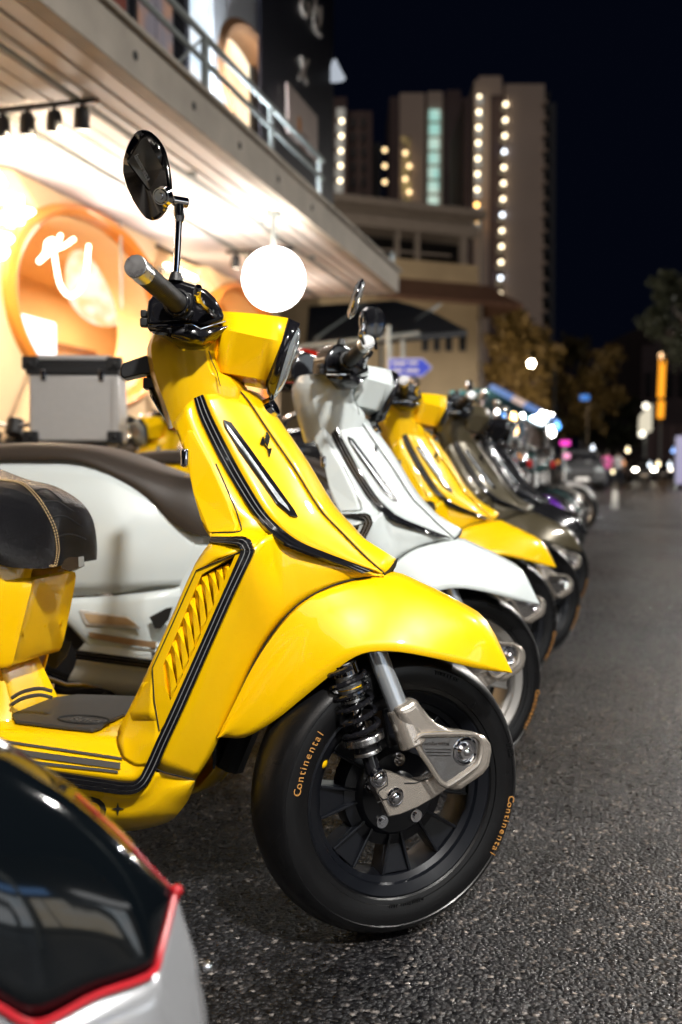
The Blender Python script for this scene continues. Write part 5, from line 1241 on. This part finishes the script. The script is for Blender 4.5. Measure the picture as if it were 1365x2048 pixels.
# ---- the dark scooter cut off at the lower left, close to the camera
F0 = Frame((-.150, .865, 0), 9); f0 = lambda x, y, v: np.array(F0.P(x, y, v))
fs = tag(empty('scooter', F0), 'blurred black and silver scooter mudguard with red pinstripe nearest the camera', 'scooter')
sil = [(-420,1330),(-220,1400),(-80,1455),(0,1493),(70,1536),(150,1592),(230,1664),(295,1732),(348,1788)]
stp = [(-420,1800),(-220,1880),(-80,1958),(0,2012),(78,2045),(190,1990),(300,1948),(322,1900),(350,1790)]
stv = [-.10,-.10,-.098,-.094,-.088,-.07,-.052,-.035,-.001]
rows = []
for a, b, v in zip(sil, stp, stv):
    pa, pb = np.array(a), np.array(b); pm = pa*.5+pb*.5; p3 = pa*.9+pb*.1; a = f0(*a, 0); b = f0(*b, v); m = f0(*pm, v*.8); m3 = f0(*p3, v*.38)
    rows.append([b, m, m3, a])
fb = grid(rows, 4, 4); put('mudguard', MB().add(fb.v, fb.f).mirror(), mat('blue black gloss paint', (.002, .003, .004), .08, 0, .5, spec=.3), fs, solid=.003, sharp=50)
out_ = [(-420,2300),(-220,2330),(-80,2360),(0,2380),(120,2380),(250,2360),(390,2330),(418,2120),(404,1985),(388,1900),(352,1795)]
inn = [(-420,1800),(-220,1880),(-80,1958),(0,2012),(78,2045),(190,1990),(300,1948),(308,1935),(322,1900),(338,1840),(350,1791)]
iv = [-.10,-.10,-.098,-.094,-.088,-.07,-.052,-.045,-.035,-.016,-.001]; ov = [-.1,-.1,-.1,-.098,-.094,-.085,-.05,-.02,-.008,-.003,0]
rows = [[f0(*b, v2), (f0(*a, v1)*.5+f0(*b, v2)*.5)*[1, 1.12, 1]+[.002, 0, 0], f0(*a, v1)] for a, b, v1, v2 in zip(inn, out_, iv, ov)]
sv = grid(rows, 4, 3); put('lower_mudguard', MB().add(sv.v, sv.f).mirror(), SILV, fs, solid=.003, sharp=50)
sp = [f0(x, y, v) + [0, -.002, 0] for (x, y), v in zip(stp, stv)]
stripe = MB().tube(crom(sp, 5), .0034, 8); put('pinstripe', stripe, REDP, fs); put('pinstripe', stripe.flipped(), REDP, fs)
put('edge_stripe', MB().tube([f0(x, y, 0)+[.001, 0, .0015] for x, y in pts2(sil[5:], 4)], .0011, 8), REDP, fs)
put('red_cap', MB().ball(f0(354, 1781, 0), .0055, 14, 10), REDP, fs); put('chrome_bolt', MB().ball(f0(416, 1934, -.004), .0045, 14, 10), CHR, fs)
wheel_parts('front_wheel', fs, Matrix.Translation((-.27, 0, .238)))
put('fork', MB().cyl((-.27, -.085, .24), (-.42, -.05, .62), .017).cyl((-.27, .085, .24), (-.42, .05, .62), .017).cyl((-.42, 0, .5), (-.62, 0, 1.0), .03), STEEL, fs)
put('leg_shield', grid([[(-0.660, -.19, .95), (-0.600, -.1, .97), (-0.590, 0, .98), (-0.600, .1, .97), (-0.660, .19, .95)], [(-0.650, -.21, .6), (-0.580, -.1, .62), (-0.570, 0, .62), (-0.580, .1, .62), (-0.650, .21, .6)], [(-0.680, -.2, .32), (-0.640, -.1, .3), (-0.630, 0, .3), (-0.640, .1, .3), (-0.680, .2, .32)]], 4, 3, (1, 0, 0)), SILV, fs, solid=.02)
put('handlebar', MB().tube(crom([(-0.720, -.33, 1.06), (-0.660, -.15, 1.06), (-0.640, 0, 1.03), (-0.660, .15, 1.06), (-0.720, .33, 1.06)], 4), .016), PLAS, fs)
put('headlight', MB().ball((-0.590, 0, 1.0), .085, 20, 14, (.8, 1, 1)), GLASS, fs)
put('floorboard', MB().box((-0.920, 0, .3), (.52, .38, .05)), SILV, fs, bevel=.02)
put('rear_body', MB().loft([[(-1.160, -.12, .3), (-1.160, .12, .3), (-1.160, .1, .68), (-1.160, -.1, .68)], [(-1.460, -.2, .32), (-1.460, .2, .32), (-1.460, .15, .74), (-1.460, -.15, .74)], [(-1.910, -.1, .5), (-1.910, .1, .5), (-1.910, .08, .72), (-1.910, -.08, .72)]]), SILV, fs, fix=True, bevel=.03, seg=3)
put('seat', MB().loft([[(-1.140, -.1, .69), (-1.140, .1, .69), (-1.140, .06, .77), (-1.140, -.06, .77)], [(-1.460, -.15, .745), (-1.460, .15, .745), (-1.460, .11, .83), (-1.460, -.11, .83)], [(-1.860, -.1, .73), (-1.860, .1, .73), (-1.860, .07, .8), (-1.860, -.07, .8)]]), LEA, fs, fix=True, bevel=.02, seg=3)
wheel_parts('rear_wheel', fs, Matrix.Translation((-1.6, 0, .238)))
# ---- motorcycles (one of each kind with its parts, then copies)
MOTO = mat('motorcycle paint', (.02, .02, .022), .2, 0, .8)
FENP = mat('motorcycle mudguard paint', (.02, .02, .022), .2, 0, .8)
def motorcycle():
    t = empty('motorcycle')
    def wh(n, u):
        w = put(n, MB().lathe([(.215, -.03), (.232, -.038), (.232, -.028), (.215, -.02), (.215, .02), (.232, .028), (.232, .038), (.215, .03), (.21, 0), (.215, -.03)], 40, (u, 0, .29)), STEEL, t, sharp=30)
        put('tyre', MB().lathe([(.225, -.035), (.25, -.05), (.28, -.042), (.298, -.02), (.302, 0), (.298, .02), (.28, .042), (.25, .05), (.225, .035)], 48, (u, 0, .29)), TYRE, w)
        for k in range(6):
            a = math.pi*k/3; put('spoke', MB().tube([(u+.03*math.cos(a), 0, .29+.03*math.sin(a)), (u+.22*math.cos(a), 0, .29+.22*math.sin(a))], [.018, .012], 8), STEEL, w)
        put('brake_disc', MB().lathe([(.06, -.055), (.13, -.055), (.13, -.051), (.06, -.051)], 32, (u, 0, .29)), CHR, w)
        put('hub', MB().cyl((u, -.07, .29), (u, .07, .29), .04, None, 16), PLAS, w)
    wh('front_wheel', 0); wh('rear_wheel', -1.28)
    put('front_fender', grid([[(.24, -.06, .44), (.26, 0, .46), (.24, .06, .44)], [(.13, -.065, .57), (.13, 0, .6), (.13, .065, .57)], [(-.03, -.065, .6), (-.03, 0, .635), (-.03, .065, .6)], [(-.2, -.06, .52), (-.21, 0, .55), (-.2, .06, .52)]], 4, 3, (0, 0, 1)), FENP, t, solid=.006)
    for s in (-1, 1):
        f = put('fork', MB().cyl((0, .085*s, .29), (-.2, .085*s, .78), .024).cyl((-.2, .085*s, .78), (-.3, .085*s, 1.0), .019), CHR, t)
        put('turn_signal', MB().ball((-.2, .2*s, .9), .03, 12, 8).cyl((-.22, .08*s, .9), (-.2, .18*s, .9), .008), AMBER, t)
        h = put('handlebar', MB().tube(crom([(-.3, .02*s, 1.03), (-.32, .15*s, 1.06), (-.36, .25*s, 1.08), (-.44, .37*s, 1.06)], 3), .012), CHR, t)
        put('grip', MB().cyl((-.40, .31*s, 1.07), (-.46, .41*s, 1.055), .019), PLAS, h); put('lever', MB().tube([(-.33, .22*s, 1.075), (-.31, .3*s, 1.07), (-.36, .41*s, 1.06)], .006), CHR, h)
        put('mirror', MB().cyl((-.35, .24*s, 1.08), (-.33, .30*s, 1.26), .006).ball((-.33, .31*s, 1.29), .06, 14, 10, (.35, 1, .7)), CHR, h)
        put('shock', MB().cyl((-1.2, .11*s, .34), (-1.02, .11*s, .66), .026), CHR, t)
        put('side_cover', MB().box((-.86, .11*s, .58), (.26, .05, .18)), MOTO, t, bevel=.02, seg=3)
    put('headlight', MB().lathe([(0, 0), (.04, .0)], 4) if False else MB().tube([(-.34, 0, .88), (-.28, 0, .88), (-.2, 0, .87), (-.15, 0, .865)], [.05, .08, .09, .088], 22), MOTO, t)
    put('headlight_glass', MB().ball((-.155, 0, .865), .082, 20, 12, (.35, 1, 1)), GLASS, t)
    put('instrument', MB().cyl((-.3, 0, .99), (-.33, 0, 1.07), .045), PLAS, t, bevel=.005)
    put('number_plate', MB().box((-.13, 0, .72), (.01, .2, .12)), WHTT, t, smooth=False)
    secs = [(-.32, .03, .86, .04), (-.36, .12, .9, .1), (-.5, .145, .9, .12), (-.66, .12, .86, .09), (-.74, .07, .81, .05)]
    put('tank', MB().loft([[(u, w*math.cos(a), z+h*math.sin(a)) for a in [2*math.pi*k/16 for k in range(16)]] for u, w, z, h in secs]), MOTO, t)
    put('seat', MB().loft([[(u, w*math.cos(a), z+h*math.sin(a)) for a in [2*math.pi*k/14 for k in range(14)]] for u, w, z, h in ((-.68, .06, .82, .03), (-.75, .11, .82, .05), (-1.0, .13, .82, .055), (-1.25, .13, .87, .055), (-1.38, .1, .89, .04), (-1.42, .05, .89, .02))]), SEATB, t)
    put('tail', MB().loft([[(-1.1, -.1, .7), (-1.1, .1, .7), (-1.1, .1, .8), (-1.1, -.1, .8)], [(-1.5, -.06, .82), (-1.5, .06, .82), (-1.5, .06, .9), (-1.5, -.06, .9)]]), MOTO, t, fix=True, bevel=.015)
    put('tail_light', MB().box((-1.52, 0, .85), (.05, .12, .06)), REDL, t, bevel=.01)
    put('rear_fender', grid([[(-1.52, -.07, .6), (-1.55, 0, .62), (-1.52, .07, .6)], [(-1.4, -.075, .68), (-1.4, 0, .7), (-1.4, .075, .68)], [(-1.15, -.07, .66), (-1.15, 0, .68), (-1.15, .07, .66)]], 3, 2, (0, 0, 1)), PLAS, t, solid=.006)
    put('frame', MB().tube([(-.3, 0, .8), (-.32, 0, .45), (-.42, 0, .3), (-.85, 0, .28), (-.95, 0, .5), (-1.1, 0, .74)], .022).tube([(-.32, 0, .78), (-.7, 0, .74), (-1.3, 0, .82)], .022).tube([(-.85, -.09, .32), (-1.28, -.09, .29)], .022).tube([(-.85, .09, .32), (-1.28, .09, .29)], .022), PLAS, t)
    e = put('engine', MB().box((-.62, 0, .38), (.36, .26, .22)).cyl((-.62, -.17, .38), (-.62, .17, .38), .11, None, 24), STEEL, t, bevel=.02)
    for k in range(5): put('cooling_fin', MB().box((-.54, 0, .50+k*.035), (.2, .2, .014)), STEEL, e, smooth=False)
    put('exhaust', MB().tube(crom([(-.45, -.08, .5), (-.36, -.1, .38), (-.45, -.14, .24), (-.8, -.15, .22), (-1.1, -.16, .27), (-1.55, -.17, .36)], 3), [.02]*10+[.035]+[.045]*5, 12), CHR, t)
    put('side_stand', MB().cyl((-.75, .12, .26), (-.72, .26, GZ), .01), PLAS, t)
    put('crash_bar', MB().tube(crom([(-.38, -.05, .5), (-.38, -.24, .46), (-.44, -.26, .36), (-.5, -.08, .28)], 3), .011).tube(crom([(-.38, .05, .5), (-.38, .24, .46), (-.44, .26, .36), (-.5, .08, .28)], 3), .011), CHR, t)
    return t
moto = motorcycle(); MG = 'motorcycles parked around the scooters'
tag(moto, 'black motorcycle beyond the fifth scooter with chrome forks', 'motorcycle', MG)
def place(o, x, y, deg): o.location = (x, y, GZ); o.rotation_euler = (0, 0, R(deg))
place(moto, 1.16, 6.1, -16)
def more(x, y, deg, label, paint=None, fen=None):
    c = copy_tree(moto, {MOTO: paint or MOTO, FENP: fen or paint or FENP}); place(c, x, y, deg); c['label'] = label; return c
WP = mat('white motorcycle paint', (.6, .6, .6), .25, 0, .8); RP = mat('red motorcycle paint', (.5, .02, .01), .25, 0, .8); YP = mat('yellow motorcycle paint', (.7, .38, .01), .28, 0, .8); PUR = mat('purple light colour', (.16, .02, .45), .25, .3, .8); SIL2 = mat('silver motorcycle paint', (.4, .38, .35), .25, .6, .6); GRN = mat('dark green motorcycle paint', (.02, .05, .05), .25, 0, .8)
more(1.36, 6.95, -18, 'motorcycle in the dark row with purple light painted on its mudguard', MOTO, PUR)  # purple light in the row put in as mudguard colour
more(1.60, 7.8, -14, 'silver tanked motorcycle in the dark part of the row', SIL2, MOTO)
more(1.84, 8.7, -18, 'dark green motorcycle further down the row', GRN)
more(2.10, 9.7, -16, 'black motorcycle whose front tyre sticks out near the road', MOTO)
more(2.42, 11.0, -14, 'silver motorcycle far down the row', SIL2)
more(3.0, 12.8, -16, 'motorcycle with a white front mudguard far down the row', MOTO, WP)
more(3.3, 14.4, -16, 'white motorcycle at the far end of the row', WP)
more(-.60, 4.85, 205, 'dark motorcycle in the gap behind the white scooter, with a red helmet above it', MOTO)
hm_ = tag(empty('helmet', None, at(606, 752, 4.9)), 'red helmet hung above the dark motorcycle behind the white scooter headset', 'helmet')
put('shell', MB().loft([[(.14*math.sin(th)*math.cos(q)*1.1, .13*math.sin(th)*math.sin(q), .135*math.cos(th)) for q in np.linspace(0, 2*math.pi, 24, endpoint=False)] for th in np.linspace(.02, 2.05, 12)]), RP, hm_, fix=True, solid=.006)
put('visor', MB().loft([[(.146*math.sin(th)*math.cos(q)*1.1, .137*math.sin(th)*math.sin(q), .14*math.cos(th)) for q in np.linspace(-1.1, 1.1, 14)] for th in np.linspace(1.0, 1.7, 6)], closed=False, cap=False), GLOSS, hm_)
put('edge_trim', MB().tube([(.125*math.cos(q)*1.1, .116*math.sin(q), -.062) for q in np.linspace(0, 2*math.pi, 25)], .007, 6), PLAS, hm_)
more(-.05, 5.7, -140, 'yellow motorcycle standing in the second line near the shop', YP, MOTO)
more(.1, 6.9, -150, 'black motorcycle under the black awning', MOTO)
more(.55, 8.2, -150, 'green motorcycle beyond the canopy end', GRN)
more(-1.78, 5.0, -98, 'dark motorcycle at the far left in front of the orange window', MOTO)
bx = more(-1.55, 5.35, 186, 'motorcycle carrying the aluminium top case behind the white scooter', MOTO)
yb = row_scooter(-1.26, 5.1, MATS['yellow paint two'], 'yellow scooter in the second line, half hidden beside the aluminium top case', skip=('phone_holder', 'cable', 'mirror_stem')); yb.matrix_world = Frame((-1.26, 5.12, 0), 200).mat()
ALU = mat('brushed aluminium case', (.62, .6, .58), .38, .55, noise=.05, nscale=40)
tcx = tag(empty('top_case', None, (0, 0, 0)), 'aluminium top case with a black lid on the rear rack of a motorcycle', 'top case')
c0 = at(160, 812, 4.75); tcx.location = c0; tcx.rotation_euler = (0, 0, R(4))
k_ = 4.75/FPX
put('box', MB().box((0, 0, -.02), (.40, .32, .31)), ALU, tcx, bevel=.012, seg=2)
put('lid', MB().box((0, 0, .155), (.42, .34, .045)).box((0, 0, .19), (.36, .3, .03)), PLAS, tcx, bevel=.006)
put('lid_panel', MB().box((.0, 0, .212), (.33, .26, .03)), ALU, tcx, bevel=.006)
for sx in (-1, 1):
    for sz in (-1, 1): put('corner_guard', MB().box((sx*.19, -.15, -.155 if sz < 0 else .185), (.07, .06, .06)).ball((sx*.19, -.185, -.15 if sz < 0 else .18), .012), PLAS, tcx, bevel=.006)
    put('latch', MB().box((sx*.13, -.166, .13), (.025, .012, .05)), CHR, tcx, bevel=.003)
put('side_post', MB().box((.195, -.158, -.02), (.03, .03, .29)), ALU, tcx, bevel=.003)
put('rack', MB().box((0, 0, -.195), (.3, .26, .03)).cyl((-.12, 0, -.2), (-.16, .3, -.32), .012), PLAS, tcx)
# ---- lit shops across the road, seen only as reflections in paint and chrome
osh = tag(empty('shop_row', S), 'row of lit shops across the road behind the photographer', 'building')
put('wall', MB().box((-11, -11.2, 3.0), (22, .4, 6.1)), CONC, osh, smooth=False)
OPN = [emis('shop pane cool', (.82, .93, 1), 2.6, 1, 1.2, (1, 1, 1)), emis('shop pane warm', (1, .84, .6), 2.2, 1, 1.2, (1, .95, .85))]
for k in range(9):
    s_ = -20.8+k*2.3
    f = put('window', MB().box((s_, -10.98, 1.45), (1.9, .08, 2.5)), METG, osh, smooth=False)
    for q in (-1, 1): put('pane', MB().box((s_+q*.46, -10.93, 1.45), (.82, .03, 2.3)), OPN[k % 3 == 1], f, smooth=False)
    if k % 2 == 0: put('fascia_sign', MB().box((s_+1.1, -10.9, 3.2), (3.6, .12, .5)), emis('shop sign blue' if k % 4 else 'shop sign white', (.25, .5, 1) if k % 4 else (1, 1, 1), 2.5), osh, smooth=False)
put('kerb_step', MB().box((-11, -10.2, GZ+.06), (22, 1.6, .12)), PAVE, osh, smooth=False)
# ---- unseen street lamps, added outside the view to light the row and the road
street_lamp('added street lamp behind the photographer', tuple(S.world((-1.6, -3.3, GZ))), 5.0, tuple((S.l*1.3)), LAMP_W*.98)
street_lamp('added street lamp across the road from the scooters', tuple(S.world((3.0, -5.2, GZ))), 5.0, tuple((S.l*1.3)), LAMP_W*.36)
street_lamp('added street lamp across the road from the far bikes', tuple(S.world((11.5, -7.2, GZ))), 5.2, tuple((S.l*1.3)), LAMP_W*1.3)
street_lamp('added street lamp down the road on the far side', tuple(S.world((33, -9.5, GZ))), 6.2, tuple((S.l*1.5)), LAMP_W*9, warm=(1, .93, .84))
